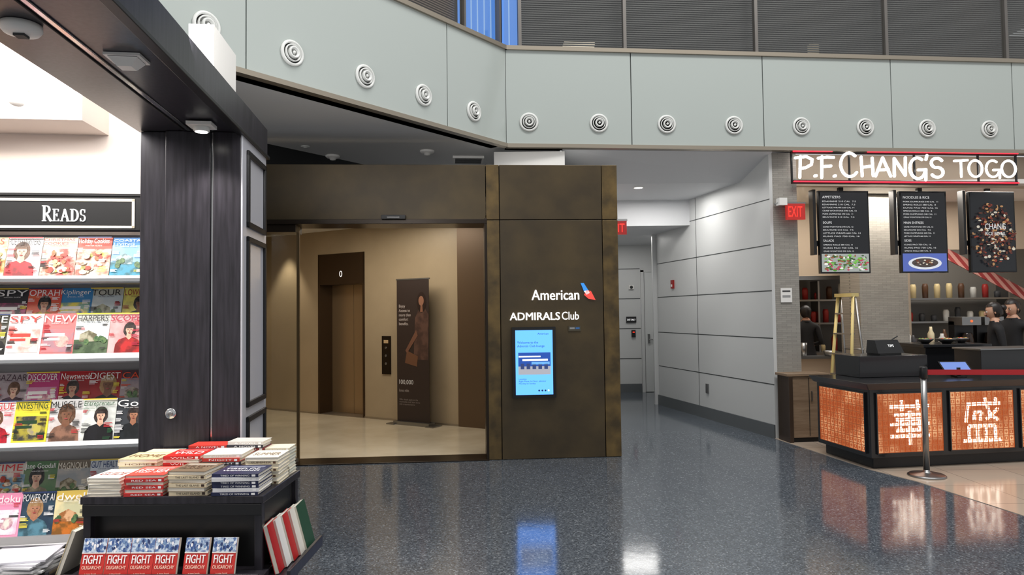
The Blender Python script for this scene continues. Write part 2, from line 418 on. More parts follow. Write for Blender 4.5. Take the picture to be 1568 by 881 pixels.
b = B(); b.box(-4.5, 7.6, 0, -4.4, 12.5, 3.0, mLobby); b.obj('wall_lobby_left')
b = B(); b.poly([(-4.5, 8.0), (-.28, 8.1), (-.28, 9.8), (-4.5, 12.4)], 2.98, 3.02, mWhite); b.obj('ceiling_lobby')
b = B(); b.poly([(-.25, 8.10), (1.15, 8.16), (1.15, 13.9), (-.25, 13.9)], 0, 3.29, mHall); b.obj('wall_core')

# ------------------------------------------------------------ hallway
b = B(MH)
Lw = 3.374
b.box(0, -.3, .0, Lw, 0, 3.63, mHall)
b.obj('wall_hall_right')
b = B(MH)
for z in (.67, 1.25, 1.85, 2.43, 3.01): b.box(0.0, 0, z-.006, Lw, .002, z+.006, mJoint)
for x in (1.95,): b.box(x-.005, 0, .15, x+.005, .002, 3.35, mJoint)
b.obj('trim_3')
b = B(MH); b.box(0.0, 0, 0, Lw+.02, .02, .17, mBase); b.obj('baseboard_right')
b = B(MH); b.box(2.72, 0, 1.98, 2.80, .03, 2.12, mat('alarm_red', (150, 30, 28), .4)); b.box(2.74, .03, 2.01, 2.78, .035, 2.05, mWhite); b.obj('fire_alarm')
b = B(MH); b.box(1.65, 0, .38, 1.72, .02, .52, mSteel); b.obj('wall_outlet')
b = B()
b.box(1.15, 13.9, 0, 4.2, 14.0, 3.4, mHall)
for z in (.67, 1.27, 1.87, 2.47): b.box(1.15, 13.896, z-.006, 2.57, 13.9, z+.006, mJoint)
b.box(2.10, 13.896, .15, 2.112, 13.9, 2.98, mJoint)
b.obj('wall_hall_back')
b = B(); b.box(1.15, 13.87, 0, 2.57, 13.895, .17, mBase); b.obj('baseboard_back')
b = B(); b.box(3.5, 11.9, 0, 3.6, 13.9, 3.4, mHall); b.box(2.45, 12.02, 0, 3.6, 12.1, 3.4, mHall); b.obj('wall_hall_return')
b = B(); b.box(2.58, 13.85, 0, 2.64, 13.895, 2.44, mHall); b.box(2.64, 13.865, .01, 3.45, 13.895, 2.40, mat('door_paint', (205, 207, 206), .4)); b.box(2.58, 13.85, 2.40, 3.48, 13.895, 2.46, mHall)
b.box(2.70, 13.83, .98, 2.74, 13.865, 1.16, mSteel); b.rod((2.72, 13.82, 1.05), (2.86, 13.82, 1.05), .01, mSteel); b.box(2.645, 13.864, .01, 2.652, 13.866, 2.4, mJoint)
b.obj('door_1', bevel=.002)
b = B(); b.box(2.28, 13.87, 1.39, 2.48, 13.895, 1.51, mBlack); b.text('EXIT ONLY', 2.30, 13.869, 1.43, mSW, w=.16, h=.035); b.obj('door_sign')
b = B(); b.box(2.38, 13.86, 1.10, 2.46, 13.895, 1.24, mBlack); b.box(2.40, 13.855, 1.19, 2.44, 13.86, 1.21, glow((255, 60, 40), 1)); b.obj('card_reader')
b = B(); b.box(2.34, 13.86, 2.06, 2.44, 13.895, 2.14, mWhite); b.cyl((2.39, 13.86, 2.1), .03, -.01, mNozD, 'y'); b.obj('wall_strobe')
b = B()
b.hexa([(.64, 8.42, 3.60), (3.3, 8.66, 3.60), (3.35, 9.38, 3.35), (.64, 9.38, 3.35), (.64, 8.42, 3.64), (3.3, 8.66, 3.64), (3.35, 9.38, 3.39), (.64, 9.38, 3.39)], mHallC)
b.box(.64, 9.38, 3.35, 3.35, 10.8, 3.39, mHallC)
b.box(.64, 10.8, 2.95, 3.4, 10.84, 3.39, mHallC)
b.box(1.15, 10.84, 2.95, 3.6, 14.0, 2.99, mHallC)
b.obj('ceiling_hall')
b = B(); b.lathe([(.08, 0), (.08, -.006), (.06, -.008)], mWhite, T((1.79, 9.65, 3.349))); b.lathe([(.06, -.0085), (.001, -.0085)], glow((255, 250, 240), 3), T((1.79, 9.65, 3.349))); b.obj('recessed_light')
def exit_sign(name, x, y, z, rot, w=.32, h=.2, pole=.1):
    b = B(T((x, y, z)) @ RZ(rot)); b.box(-w/2, -.025, -h/2, w/2, .025, h/2, mat('exit_glass', (60, 20, 20), .3, emit=(255, 40, 30), es=.25))
    b.text('EXIT', 0, -.027, -h*.32, glow((255, 45, 35), 2.2), w=w*.8, h=h*.62, align='C'); b.box(-w/2-.01, -.03, h/2, w/2+.01, .03, h/2+.03, mSteel)
    b.box(-.02, -.02, h/2+.03, .02, .02, h/2+pole, mSteel); return b.obj(name)
exit_sign('exit_sign', 1.56, 10.3, 2.86, 0, pole=.385)

# ------------------------------------------------------------ bookstore
b = B(MS)
b.box(-.6, 0, 0, 0, .62, 2.75, mBlackW)
b.box(-.445, -.03, 0, -.18, 0, 2.75, mBlackW); b.box(-.165, -.03, 0, 0, 0, 2.75, mBlackW)
b.box(-.18, -.018, 0, -.165, 0, 2.75, mChrome)
b.box(0, -.03, 0, .012, .62, 2.75, mSide)
for z0, z1 in ((2.17, 2.66), (1.03, 2.11), (.16, .97)):
    y0, y1 = .06, .56
    for (a, c, d, e) in ((y0, z0, y1, z0+.035), (y0, z1-.035, y1, z1), (y0, z0, y0+.035, z1), (y1-.035, z0, y1, z1)):
        b.box(.012, a, c, .03, d, e, mBlack)
b.cyl((-.40, -.045, 1.02), .032, .015, mChrome, 'y'); b.cyl((-.40, -.055, 1.02), .015, .012, mSteel, 'y')
b.obj('storefront_column', bevel=.004)
b = B(MS)
b.box(-.62, -4.5, 2.752, .012, .66, 2.95, mBlackW)
b.box(-.31, -4.5, 2.744, -.285, -.06, 2.752, mChrome); b.box(-.335, -4.5, 2.746, -.325, -.06, 2.752, mBlackM)
b.box(-.02, -4.5, 2.73, .03, .66, 2.752, mBlack)
b.obj('storefront_beam', bevel=.003)
b = B(MS); b.box(-.13, -.60, 2.951, 0.0, -.15, 3.19, mWhite); b.obj('wall_beam_bulkhead')
b = B(MS @ T((-.17, -.24, 2.742))); b.box(-.07, -.06, -.02, .07, .06, 0, mWhite); b.lathe([(.045, -.02), (.045, -.045), (.035, -.05)], mNoz); b.lathe([(.036, -.0505), (.001, -.0505)], glow((255, 250, 240), 8)); b.obj('downlight')
b = B(MS @ T((-.17, -1.28, 2.75))); b.box(-.075, -.06, -.012, .075, .06, 0, mWhite)
for i in range(6): b.box(-.06, -.05+i*.018, -.014, .06, -.043+i*.018, -.012, mNozD)
b.hexa([(-.03, -.03, -.05), (.03, -.03, -.05), (.03, .03, -.05), (-.03, .03, -.05), (-.06, -.05, -.014), (.06, -.05, -.014), (.06, .05, -.014), (-.06, .05, -.014)], mWhite); b.obj('ceiling_speaker')
b = B(MS @ T((-.43, -1.6, 2.75))); b.lathe([(.07, 0), (.072, -.02), (.06, -.035), (.03, -.04), (.001, -.04)], mWhite); b.box(-.02, -.02, -.05, .02, .02, -.04, mNozD); b.obj('smoke_detector')

b = B(MS); b.box(-4.5, .56, 0, -.6, .66, 3.35, mPink); b.obj('wall_store_back')
b = B(MS); b.box(-.70, .66, 0, -.64, 3.1, 3.3, mBlackW); b.obj('wall_store_side')
b = B(MS); b.box(-4.6, -4.5, 3.35, -.62, .66, 3.4, mWhite); b.obj('ceiling_store')
b = B(MS); b.box(-4.5, .18, 2.86, -1.02, .56, 3.35, mPink); b.obj('wall_store_bulkhead')
b = B(MS); b.box(-4.6, -4.5, 0, -4.5, .66, 3.4, mPink); b.obj('wall_store_left')
b = B(MS @ T((-1.34, .16, 3.05)))
b.box(-.5, -.015, -.015, .28, .015, .015, mWhite)
for x in (-.25, .0):
    b.cyl((x, -.02, -.07), .01, .06, mWhite); b.lathe([(.040, 0), (.045, .11), (.04, .115)], mWhite, T((x, -.06, -.02)) @ RX(155)); b.ell((x, -.01, -.125), .032, .02, .032, glow((255, 245, 230), 12))
b.obj('track_light')

# shelving
b = B(MS)
mShelf = mat('shelf_metal', (170, 170, 172), .35, .5)
b.box(-3.2, .46, .12, -.62, .555, 2.16, mat('shelf_back', (150, 150, 152), .5))
for z0, z1 in ((1.825, 1.875), (1.32, 1.38), (.78, .83), (.18, .25)):
    b.hexa([(-3.2, .20, z0), (-.62, .20, z0), (-.62, .5, z0), (-3.2, .5, z0), (-3.2, .23, z1), (-.62, .23, z1), (-.62, .5, z1), (-3.2, .5, z1)], mShelf)
    b.box(-3.2, .185, z0+.01, -.62, .20, z0+.03, mChrome)
b.box(-3.2, -.12, 0, -.62, .5, .12, mBlack)
b.box(-3.2, .44, .25, -.62, .46, .28, mBlack)
b.box(-.64, .2, .12, -.62, .55, 2.16, mShelf)
b.obj('magazine_rack')
b = B(MS)
b.box(-3.2, .26, 2.17, -.70, .36, 2.39, mBlack)
for (x0, z0, x1, z1) in ((-3.2, 2.355, -.73, 2.372), (-3.2, 2.182, -.73, 2.197), (-.747, 2.182, -.73, 2.372)): b.box(x0, .255, z0, x1, .26, z1, mat('sign_cream', (235, 228, 210), .4))
b.box(-3.2, .25, 2.39, -.69, .37, 2.405, mBlack)
def serif(ch, x, z, w, h):
    m = mSW; y0, y1 = .252, .26; t = w*.2; th = w*.09
    V = lambda xx, a=0, c=1, ww=t: b.bar((x+xx*w, z+a*h), (x+xx*w, z+c*h), ww, y0, y1, m)
    Hh = lambda a, c, zz, ww=th: b.bar((x+a*w, z+zz*h), (x+c*w, z+zz*h), ww, y0, y1, m)
    def arc(cx, cz, rx, rz, a0, a1, n=10, ww=t*.9):
        pr = None
        for i in range(n+1):
            a = math.radians(a0+(a1-a0)*i/n); q = (x+w*(cx+rx*math.cos(a)), z+h*(cz+rz*math.sin(a)))
            if pr: b.bar(pr, q, ww*(.55+.45*abs(math.cos(math.radians(a0+(a1-a0)*(i-.5)/n)))), y0, y1, m)
            pr = q
    if ch == 'R': V(.22); Hh(0, .45, .02); Hh(0, .5, .98); arc(.45, .74, .33, .24, 90, -90); b.bar((x+.45*w, z+.5*h), (x+.95*w, z), t, y0, y1, m); Hh(.8, 1.1, .02); Hh(.22, .5, .5)
    if ch == 'E': V(.25); Hh(0, .9, .02); Hh(0, .85, .98); Hh(.2, .65, .52); V(.88, .0, .2, th); V(.84, .8, 1, th); V(.65, .4, .64, th)
    if ch == 'A': b.bar((x+.12*w, z), (x+.5*w, z+h), th*1.3, y0, y1, m); b.bar((x+.9*w, z), (x+.48*w, z+h), t, y0, y1, m); Hh(.25, .75, .35); Hh(-.05, .3, .02); Hh(.7, 1.1, .02)
    if ch == 'D': V(.25); Hh(0, .5, .02); Hh(0, .5, .98); arc(.42, .5, .5, .48, 90, -90, 14)
    if ch == 'S': arc(.48, .74, .32, .24, 40, 250, 12); arc(.48, .26, .36, .25, 100, -140, 12); V(.8, .72, .98, th); V(.14, 0, .25, th)
x = -1.285
for ch, w, h in (('R', .055, .10), ('E', .040, .078), ('A', .050, .078), ('D', .050, .078), ('S', .038, .078)):
    serif(ch, x, 2.225, w, h); x += w+.007
b.obj('shelf_sign')

# magazines
b = B(MS)
SK = [(224, 178, 150), (190, 135, 105), (236, 196, 170), (130, 90, 68)]
def mx(c, d, t): return tuple(int(max(0, min(255, c[i]*(1-t)+d[i]*t))) for i in range(3))
def mag(x, y, z, w, h, title, bg, tc, style, acc):
    M = T((x, y, z)) @ RX(-14) @ RZ(R.uniform(-1, 1))
    b.box(-w/2, 0, 0, w/2, .007, h, flat(bg), M)
    Y = [-.001]
    def y():
        Y[0] -= .0006; return Y[0]
    top = h*.80
    if style == 'P':
        cx = R.uniform(-.02, .03); s = R.uniform(.9, 1.35); sk = SK[R.randrange(4)]; skm = photo(sk, mx(sk, (90, 40, 20), .18), 26); hr = [(40, 28, 24), (90, 58, 36), (170, 130, 84), (24, 22, 24)][R.randrange(4)]
        hm = photo(hr, mx(hr, (255, 255, 255), .14), 40)
        b.rect(-w/2, 0, w/2, top, y(), photo(bg, mx(bg, acc, .22), 10), M)
        hz = h*.40+.045*s
        yy = y(); b.add([(cx+.038*s*math.cos(a)*(1.1 if math.sin(a) < 0 else 1), yy, hz+.01+(.047 if math.sin(a) > 0 else .055)*s*math.sin(a)) for a in [i*math.pi/9 for i in range(18)]], [tuple(range(18))], hm, M)
        yy = y(); hw = min(w*.45, .085*s)
        pts = [(cx-hw, 0), (cx+hw*.95, 0), (cx+hw*.9, h*.22), (cx+hw*.7, h*.33), (cx+.018*s, h*.40), (cx-.018*s, h*.40), (cx-hw*.72, h*.34), (cx-hw*.95, h*.22)]
        pts = [(max(-w/2+.001, min(w/2-.001, p)), q) for p, q in pts]
        b.add([(p, yy, q) for p, q in pts], [tuple(range(8))], photo(acc, mx(acc, (0, 0, 0), .35), 18), M)
        yy = y(); b.add([(cx-.018*s, yy, h*.395), (cx, yy, h*.33), (cx+.018*s, yy, h*.395), (cx+.012*s, yy, hz), (cx-.012*s, yy, hz)], [(0, 1, 2, 3, 4)], skm, M)
        yy = y(); b.add([(cx+.024*s*math.cos(a)*(1 if math.sin(a) > -.3 else .82), yy, hz+.034*s*math.sin(a)) for a in [i*math.pi/9 for i in range(18)]], [tuple(range(18))], skm, M)
        yy = y(); b.add([(cx+.026*s*math.cos(a), yy, hz+.014*s+.024*s*math.sin(a)) for a in [i*math.pi/9 for i in range(10)]], [tuple(range(10))], hm, M)
        for q in (-1, 1): b.disc(cx+q*.0095*s, y(), hz+.004*s, .0042*s, .002*s, flat((50, 34, 28)), M, 8)
        b.rect(cx-.0022*s, hz-.010*s, cx+.0022*s, hz+.001*s, y(), flat(mx(sk, (90, 40, 20), .25)), M)
        b.disc(cx, y(), hz-.018*s, .008*s, .0028*s, flat((165, 66, 66)), M, 10)
    elif style == 'F':
        b.rect(-w*.5, 0, w*.5, h*.7, y(), photo(bg, acc, 14), M)
        for i in range(22):
            cc = [acc, (200, 60, 40), (235, 200, 140), (170, 180, 90), (190, 110, 60), (240, 225, 200)][R.randrange(6)]
            b.disc(R.uniform(-w*.36, w*.36), y(), R.uniform(h*.08, h*.6), R.uniform(.010, .024), R.uniform(.008, .022), photo(cc, mx(cc, (60, 20, 10), .3), 60), M, 10)
    elif style == 'S':
        b.rect(-w*.5, 0, w*.5, h*.35, y(), photo(acc, mx(acc, (20, 40, 20), .4), 20), M); b.rect(-w*.5, h*.35, w*.5, top, y(), photo(mx(bg, (190, 215, 240), .5), mx(bg, (255, 255, 255), .5), 8), M)
        yy = y(); b.add([(-w*.35, yy, h*.3), (w*.15, yy, h*.3), (w*.15, yy, h*.48), (-w*.1, yy, h*.58), (-w*.35, yy, h*.48)], [(0, 1, 2, 3, 4)], photo(mx(acc, (240, 220, 200), .6), mx(acc, (120, 90, 70), .5), 30), M)
        for i in range(5): b.disc(R.uniform(-w*.4, w*.4), y(), h*R.uniform(.25, .42), .016, .02, photo((60, 96, 60), (100, 130, 80), 50), M, 9)
    elif style == 'B':
        b.rect(-w*.44, h*.06, w*.44, h*.62, y(), photo(acc, mx(acc, bg, .6), 16), M)
        b.disc(w*.12, y(), h*.32, w*.2, h*.15, photo(mx(bg, (120, 120, 120), .4), mx(acc, (255, 230, 200), .5), 24), M, 16)
        b.rect(-w*.40, h*.44, w*.18, h*.52, y(), flat(tc), M); b.rect(-w*.40, h*.34, w*.05, h*.40, y(), flat(tc), M)
    for k in range(R.randint(6, 9)):
        sx = R.choice([-1, 1]); zz = h*R.uniform(.04, .72); ww = R.uniform(.03, .06)
        x0 = -w*.47 if sx < 0 else w*.47-ww
        yy = y(); cc = flat(R.choice([tc, (250, 250, 250) if sum(bg) < 420 else (30, 30, 30), (240, 220, 70) if sum(bg) < 420 else (190, 40, 50)]))
        for q in range(R.randint(2, 4)):
            b.rect(x0, zz+q*.0075, x0+ww*R.uniform(.6, 1), zz+q*.0075+.0042, yy, cc, M)
    if R.random() < .5: b.rect(-w/2, h*.965, w/2, h*.995, y(), flat(R.choice([(200, 40, 50), (250, 220, 70), (40, 60, 110)])), M)
    b.text(title, 0, y(), h*(.955)-min(.05, h*.17), flat(tc), w=w*.9, h=min(.045, h*.16), M=M, align='C')
    b.text(R.choice(['SPECIAL ISSUE', 'THE BEST OF 2025', 'WINTER GUIDE', 'HOW TO LIVE WELL']), 0, y(), h*.745, flat(tc), w=w*.5, h=.0065, M=M, align='C')
row1 = [('VOGUE', (200, 60, 90), (255, 255, 255), 'P', (30, 60, 120)), ('WOMAN', (90, 150, 170), (255, 240, 80), 'P', (220, 90, 60)), ('SOUPS', (240, 220, 170), (220, 60, 40), 'F', (210, 120, 50)),
        ('POETS&WRITERS', (240, 240, 238), (40, 40, 45), 'P', (190, 30, 40)), ('CHRISTMAS\nCOOKIES', (215, 205, 185), (200, 40, 45), 'F', (190, 60, 50)), ('Holiday Cookies', (205, 90, 75), (255, 250, 240), 'F', (235, 220, 200)), ('COASTAL\nLIVING', (50, 130, 200), (240, 248, 255), 'S', (60, 150, 180))]
titles = ['TRAVEL', 'Kiplinger', 'SPY', 'PEOPLE', 'HARPERS', 'HISTORY', 'SCIENCE', 'TIME', 'FORBES', 'GOLF', 'HEALTH', 'WIRED', 'COOK', 'ELLE', 'STYLE', 'MONEY', 'NATURE', 'ESQUIRE', 'VANITY', 'INC.', 'RUNNER', 'ART NEWS']
cols = [(230, 225, 215), (200, 40, 50), (245, 240, 235), (50, 50, 56), (90, 130, 90), (235, 215, 60), (200, 90, 140), (60, 90, 150), (250, 250, 250), (150, 50, 60), (120, 165, 190), (245, 190, 200), (240, 240, 240)]
def rnd():
    bg = cols[R.randrange(len(cols))]; tc = (255, 255, 255) if sum(bg) < 400 else [(200, 30, 40), (20, 20, 25), (190, 40, 120), (30, 60, 130)][R.randrange(4)]
    return (titles[R.randrange(len(titles))], bg, tc, R.choice('PPPSBF'), cols[R.randrange(len(cols))])
known2 = [rnd(), ('TIME', (70, 70, 60), (255, 255, 255), 'P', (30, 30, 30)), ('SPY', (240, 235, 235), (200, 60, 50), 'B', (220, 160, 150)), ('NEW', (225, 120, 120), (255, 255, 255), 'B', (170, 130, 140)), ('HARPERS', (225, 228, 220), (50, 50, 50), 'S', (90, 110, 80)), ('SCOPE', (240, 190, 190), (180, 20, 60), 'P', (200, 40, 40))]
known3 = [('SUDOKU', (245, 190, 210), (200, 40, 100), 'B', (240, 240, 250)), rnd(), ('VOGUE', (248, 245, 245), (200, 30, 40), 'P', (190, 30, 50)), ('INVESTING', (245, 225, 60), (20, 60, 30), 'B', (60, 60, 60)), ('MUSCLE', (225, 225, 225), (20, 20, 20), 'P', (150, 110, 90)), ('Entrepreneur', (235, 240, 235), (30, 90, 50), 'P', (25, 25, 30)), ('Golf', (60, 64, 70), (255, 255, 255), 'P', (30, 34, 40))]
known4 = [rnd(), rnd(), ('sudoku', (250, 160, 195), (255, 255, 255), 'B', (240, 240, 250)), ('POWER OF AI', (40, 60, 80), (240, 240, 240), 'P', (90, 140, 160)), ('dwell', (235, 205, 100), (255, 255, 255), 'S', (210, 120, 40)), ('TV', (200, 180, 150), (160, 20, 30), 'P', (80, 50, 40))]
back2 = [('COOK', (70, 130, 80), (255, 255, 255), 'F', (190, 60, 40)), rnd(), ('OPRAH', (235, 90, 80), (255, 255, 255), 'P', (240, 200, 60)), ('Kiplinger', (60, 140, 200), (255, 255, 255), 'B', (240, 230, 100)), ('TOUR', (210, 215, 205), (30, 30, 30), 'S', (50, 90, 60)), ('LOWRIDER', (240, 235, 120), (150, 30, 40), 'P', (60, 60, 80))]
back3 = [('BAZAAR', (190, 180, 185), (60, 30, 50), 'P', (90, 60, 80)), ('DISCOVER', (200, 60, 130), (255, 255, 255), 'B', (220, 150, 190)), ('Newsweek', (190, 30, 35), (255, 255, 255), 'P', (40, 40, 50)), ('DIGEST', (170, 35, 40), (255, 255, 255), 'P', (30, 30, 34)), ('CARS', (90, 60, 70), (240, 80, 40), 'S', (90, 90, 90))]
back4 = [rnd(), ('Jane Goodall', (90, 130, 90), (255, 255, 255), 'P', (190, 180, 150)), ('MAGNOLIA', (130, 120, 105), (240, 235, 220), 'S', (90, 100, 70)), ('GUT HEALTH', (225, 235, 245), (20, 60, 120), 'B', (200, 90, 80)), rnd()]
for k in range(10): mag(-.775-k*.208, .245, 1.872, .205, .262, *(row1[len(row1)-1-k] if k < len(row1) else rnd()))
for kn, bk, z, o in ((known2, back2, 1.38, -.79), (known3, back3, .83, -.745), (known4, back4, .25, -.90)):
    for k in range(11):
        it = bk[len(bk)-1-k] if k < len(bk) else rnd()
        mag(-.76-k*.195+R.uniform(-.01, .01), .37, z+.17, .203, .262, *it)
        mag(o-k*.2, .25-.004*(k % 2), z-.005, .203, .268, *(kn[len(kn)-1-k] if k < len(kn) else rnd()))
b.obj('magazines')
b = B(MS)
for k in range(7):
    b.box(-.20, -.14, .1205+k*.012, .20, .14, .131+k*.012, flat((228-k*2, 228-k*2, 226)), T((-1.28, .03, 0)) @ RZ(R.uniform(-14, 14)))
for k in range(5):
    b.box(-.18, -.12, .1205+k*.012, .18, .12, .131+k*.012, flat((222, 222, 220)), T((-1.85, .03, 0)) @ RZ(R.uniform(-8, 8)))
b.obj('newspaper_pile')

# ------------------------------------------------------------ book table
MT = T((-1.29, 3.59, 0)) @ RZ(-1)
b = B(MT)
b.box(-.95, 0, .64, 0.0, .59, .68, mBlackW)
for x0 in (-.94, -.05):
    for y0 in (.01, .54): b.box(x0, y0, 0, x0+.04, y0+.04, .64, mBlackW)
b.box(-.92, .07, .28, -.03, .10, .64, mBlack); b.box(-.92, .51, .05, -.03, .55, .64, mBlack)
b.box(-.92, .10, .28, -.89, .51, .64, mBlack); b.box(-.06, .10, .28, -.03, .51, .64, mBlack)
b.box(-.97, -.10, .27, .02, .12, .30, mBlackW); b.box(-.97, -.12, .27, .02, -.10, .325, mBlackW)
b.box(-.94, .0, .58, -.01, .015, .64, mBlack)
b.box(-.03, .0, .24, .13, .57, .27, mBlackW); b.box(.12, .0, .24, .14, .57, .30, mBlackW)
b.box(-1.12, .0, .24, -.92, .57, .27, mBlackW); b.box(-1.13, 0, .24, -1.11, .57, .30, mBlackW)
b.box(-.94, .02, .0, -.01, .55, .08, mBlackW)
b.obj('display_table', bevel=.004)
b = B(MT)
def book(M, w, d, t, cover, page=(232, 226, 212), title=None, tc=(255, 255, 255), spine=None):
    c = flat(cover, .35)
    b.box(-w/2, -d/2, 0, w/2, d/2, .002, c, M); b.box(-w/2, -d/2, t-.002, w/2, d/2, t, c, M)
    b.box(-w/2+.003, -d/2+.003, .002, w/2-.004, d/2-.003, t-.002, flat(page, .8), M)
    b.box(-w/2, -d/2, .002, -w/2+.003, d/2, t-.002, c, M)
    if spine is not None:
        b.box(-w/2, -d/2, .002, w/2, -d/2+.003, t-.002, c, M)
        b.text(spine, 0, -d/2-.0006, t*.25, flat(tc), w=w*.62, h=t*.5, M=M, align='C')
        b.rect(w*.36, t*.2, w*.44, t*.8, -d/2-.0006, flat(tc), M)
    if title:
        vs, fs, a = text_mesh(title)
        b.add([(-w*.4+p*w*.8, -d*.2+q*d*.35, t+.0008) for p, q in vs], fs, flat(tc), M)
        b.add([(-w*.4, d*.2, t+.0006), (w*.4, d*.2, t+.0006), (w*.4, d*.38, t+.0006), (-w*.4, d*.38, t+.0006)], [(0, 1, 2, 3)], flat(tuple(min(255, int(v*.6+90)) for v in cover)), M)
def pile(x, y, n, cols_, w=.2, d=.135, t=.018, rot=90, title=None, tc=(255, 255, 255), sp=0):
    z = .681
    for i in range(n):
        M = T((x+R.uniform(-.004, .004), y+R.uniform(-.004, .004), z)) @ RZ(rot+R.uniform(-3, 3))
        tt = t*R.uniform(.9, 1.1); cv = cols_[i % len(cols_)]
        book(M, w, d, tt, cv, title=title if i == n-1 else None, tc=tc, spine=(title or 'A NOVEL').replace('\n', ' ') if sp and (i % sp == 0 or sp == 1) else None)
        z += tt
pile(-.83, .11, 6, [(222, 214, 200), (240, 238, 230)], title='GUIDE', rot=0, w=.17, d=.21, tc=(150, 60, 60), t=.016)
pile(-.625, .11, 6, [(196, 50, 50), (214, 80, 70)], title='RED SEA', rot=2, w=.20, d=.21, sp=2)
pile(-.395, .11, 6, [(226, 210, 178), (120, 104, 84)], title='THE LAST\nISLAND', rot=-1, w=.20, d=.21, tc=(60, 40, 30), sp=2, t=.02)
pile(-.15, .11, 6, [(30, 36, 70), (238, 238, 240), (34, 40, 74)], title='TIRED OF\nWINNING', rot=1, w=.24, d=.21, sp=1, t=.019)
pile(-.78, .33, 8, [(226, 214, 190), (215, 200, 160)], title='HOME', rot=1, w=.22, d=.2, tc=(120, 80, 40), sp=3)
pile(-.54, .33, 9, [(196, 44, 40), (230, 225, 215)], title='WILD', rot=0, w=.2, d=.2, sp=2)
pile(-.315, .33, 9, [(64, 62, 66), (200, 60, 50), (225, 220, 210)], title='NIGHT', rot=0, w=.21, d=.2, sp=1)
pile(-.10, .33, 8, [(228, 216, 186), (240, 232, 214)], title='SUMMER', rot=2, w=.18, d=.2, tc=(90, 60, 40), sp=2)
pile(-.78, .51, 7, [(232, 220, 200)], rot=0, w=.2, d=.13); pile(-.5, .51, 10, [(200, 60, 50), (240, 240, 240), (60, 80, 120)], rot=0, w=.22, d=.13, sp=1)
pile(-.27, .51, 11, [(50, 50, 60), (210, 205, 200), (150, 50, 50)], rot=0, w=.21, d=.13, sp=1); pile(-.09, .51, 9, [(230, 222, 200), (180, 190, 180)], rot=0, w=.14, d=.13, sp=2)
b.obj('book_piles')
b = B(MT)
for x in (-.845, -.72, -.597, -.475, -.32, -.18):
    M = T((x, -.075, .3005)) @ RX(-16)
    w, h = .120, .185
    b.box(-w/2, 0, 0, w/2, .018, h, flat((235, 228, 215), .7), M); b.box(-w/2, -.003, 0, w/2, 0, h, flat((204, 50, 44), .35), M)
    b.rect(-w/2, h*.62, w/2, h, -.0036, photo((205, 220, 236), (90, 120, 170), 60), M)
    for i in range(22): b.disc(R.uniform(-w*.44, w*.44), -.0040-.00005*i, h*R.uniform(.66, .95), .006, .009, flat([(60, 90, 150), (240, 240, 245), (40, 60, 110), (120, 150, 190)][i % 4]), M, 10)
    b.rect(-w*.5, h*.60, w*.5, h*.63, -.0052, flat((240, 235, 230)), M)
    for q in (0, .0008, .0016): b.text('FIGHT', q, -.0058-q*.1, h*.34, flat((255, 255, 255)), w=w*.80, h=h*.22, M=M, align='C')
    for q in (0, .0006): b.text('OLIGARCHY', q, -.0058-q*.1, h*.20, flat((250, 220, 200)), w=w*.84, h=h*.09, M=M, align='C')
    b.text('a new book', 0, -.0058, h*.06, flat((250, 220, 200)), w=w*.5, h=h*.05, M=M, align='C')
b.obj('books_front_ledge')
b = B(MT)
for i, (cv, yy) in enumerate([((40, 80, 60), .47), ((235, 230, 220), .38), ((190, 40, 40), .29), ((235, 235, 232), .20), ((180, 30, 36), .11)]):
    M = T((.10-i*.008, yy, .275)) @ RY(-15) @ RZ(4)
    b.box(-.02, -.08, 0, 0, .09, .25, flat((232, 226, 212), .7), M); b.box(0, -.082, 0, .003, .092, .252, flat(cv, .3), M); b.box(-.023, -.082, 0, -.02, .092, .252, flat(cv, .3), M)
b.obj('books_side_ledge')
b = B(MT)
for i, cv in enumerate([(225, 205, 160), (200, 190, 170)]):
    M = T((-1.09+i*.012, .1+i*.16, .275)) @ RY(20)
    b.box(0, -.07, 0, .02, .08, .24, flat((232, 226, 212), .7), M); b.box(-.003, -.072, 0, 0, .082, .242, flat(cv, .3), M)
b.obj('books_left_ledge')

# ------------------------------------------------------------ restaurant shell
b = B(); b.poly([(3.28, 8.72), (3.62, 8.72), (3.62, 9.1), (3.34, 9.1)], 0, 3.6, mTileCol); b.obj('wall_pier')
b = B(MBR); b.box(3.66, .32, 3.22, 9, .42, 3.63, mTan); b.obj('wall_header')
b = B(); b.box(3.5, 9.1, 3.24, 10, 12.6, 3.3, mWhite); b.obj('ceiling_restaurant')
b = B(); b.box(3.52, 9.1, 0, 3.62, 12.5, 3.3, mTan); b.obj('wall_restaurant_left')
b = B()
b.box(3.62, 10.6, 0, 5.25, 10.7, .88, mTan); b.box(3.62, 10.6, 2.1, 5.25, 10.7, 3.24, mTan); b.box(3.62, 10.6, .88, 4.1, 10.7, 2.1, mTan)
b.box(5.25, 10.6, 0, 6.1, 10.7, 3.24, mTan); b.box(6.1, 10.6, 2.5, 10, 10.7, 3.24, mTan)
b.box(4.1, 10.58, 2.06, 5.25, 10.6, 2.12, mSteel); b.box(4.1, 10.5, .86, 5.25, 10.7, .90, mSteel)
b.obj('wall_kitchen_front')
b = B(); b.box(3.62, 12.4, 0, 10, 12.5, 3.24, mat('kitchen_wall', (120, 118, 114), .4)); b.obj('wall_kitchen_back')
b = B(); b.box(9.2, 9.0, 0, 9.3, 12.4, 3.24, mTan); b.obj('wall_restaurant_right')
b = B(); b.poly([(4.9, 9.75), (5.62, 9.82), (5.58, 10.3), (4.86, 10.25)], 0, 3.23, mTileCol); b.obj('wall_column')
b = B(T((3.32, 8.38, 0)) @ RZ(6))
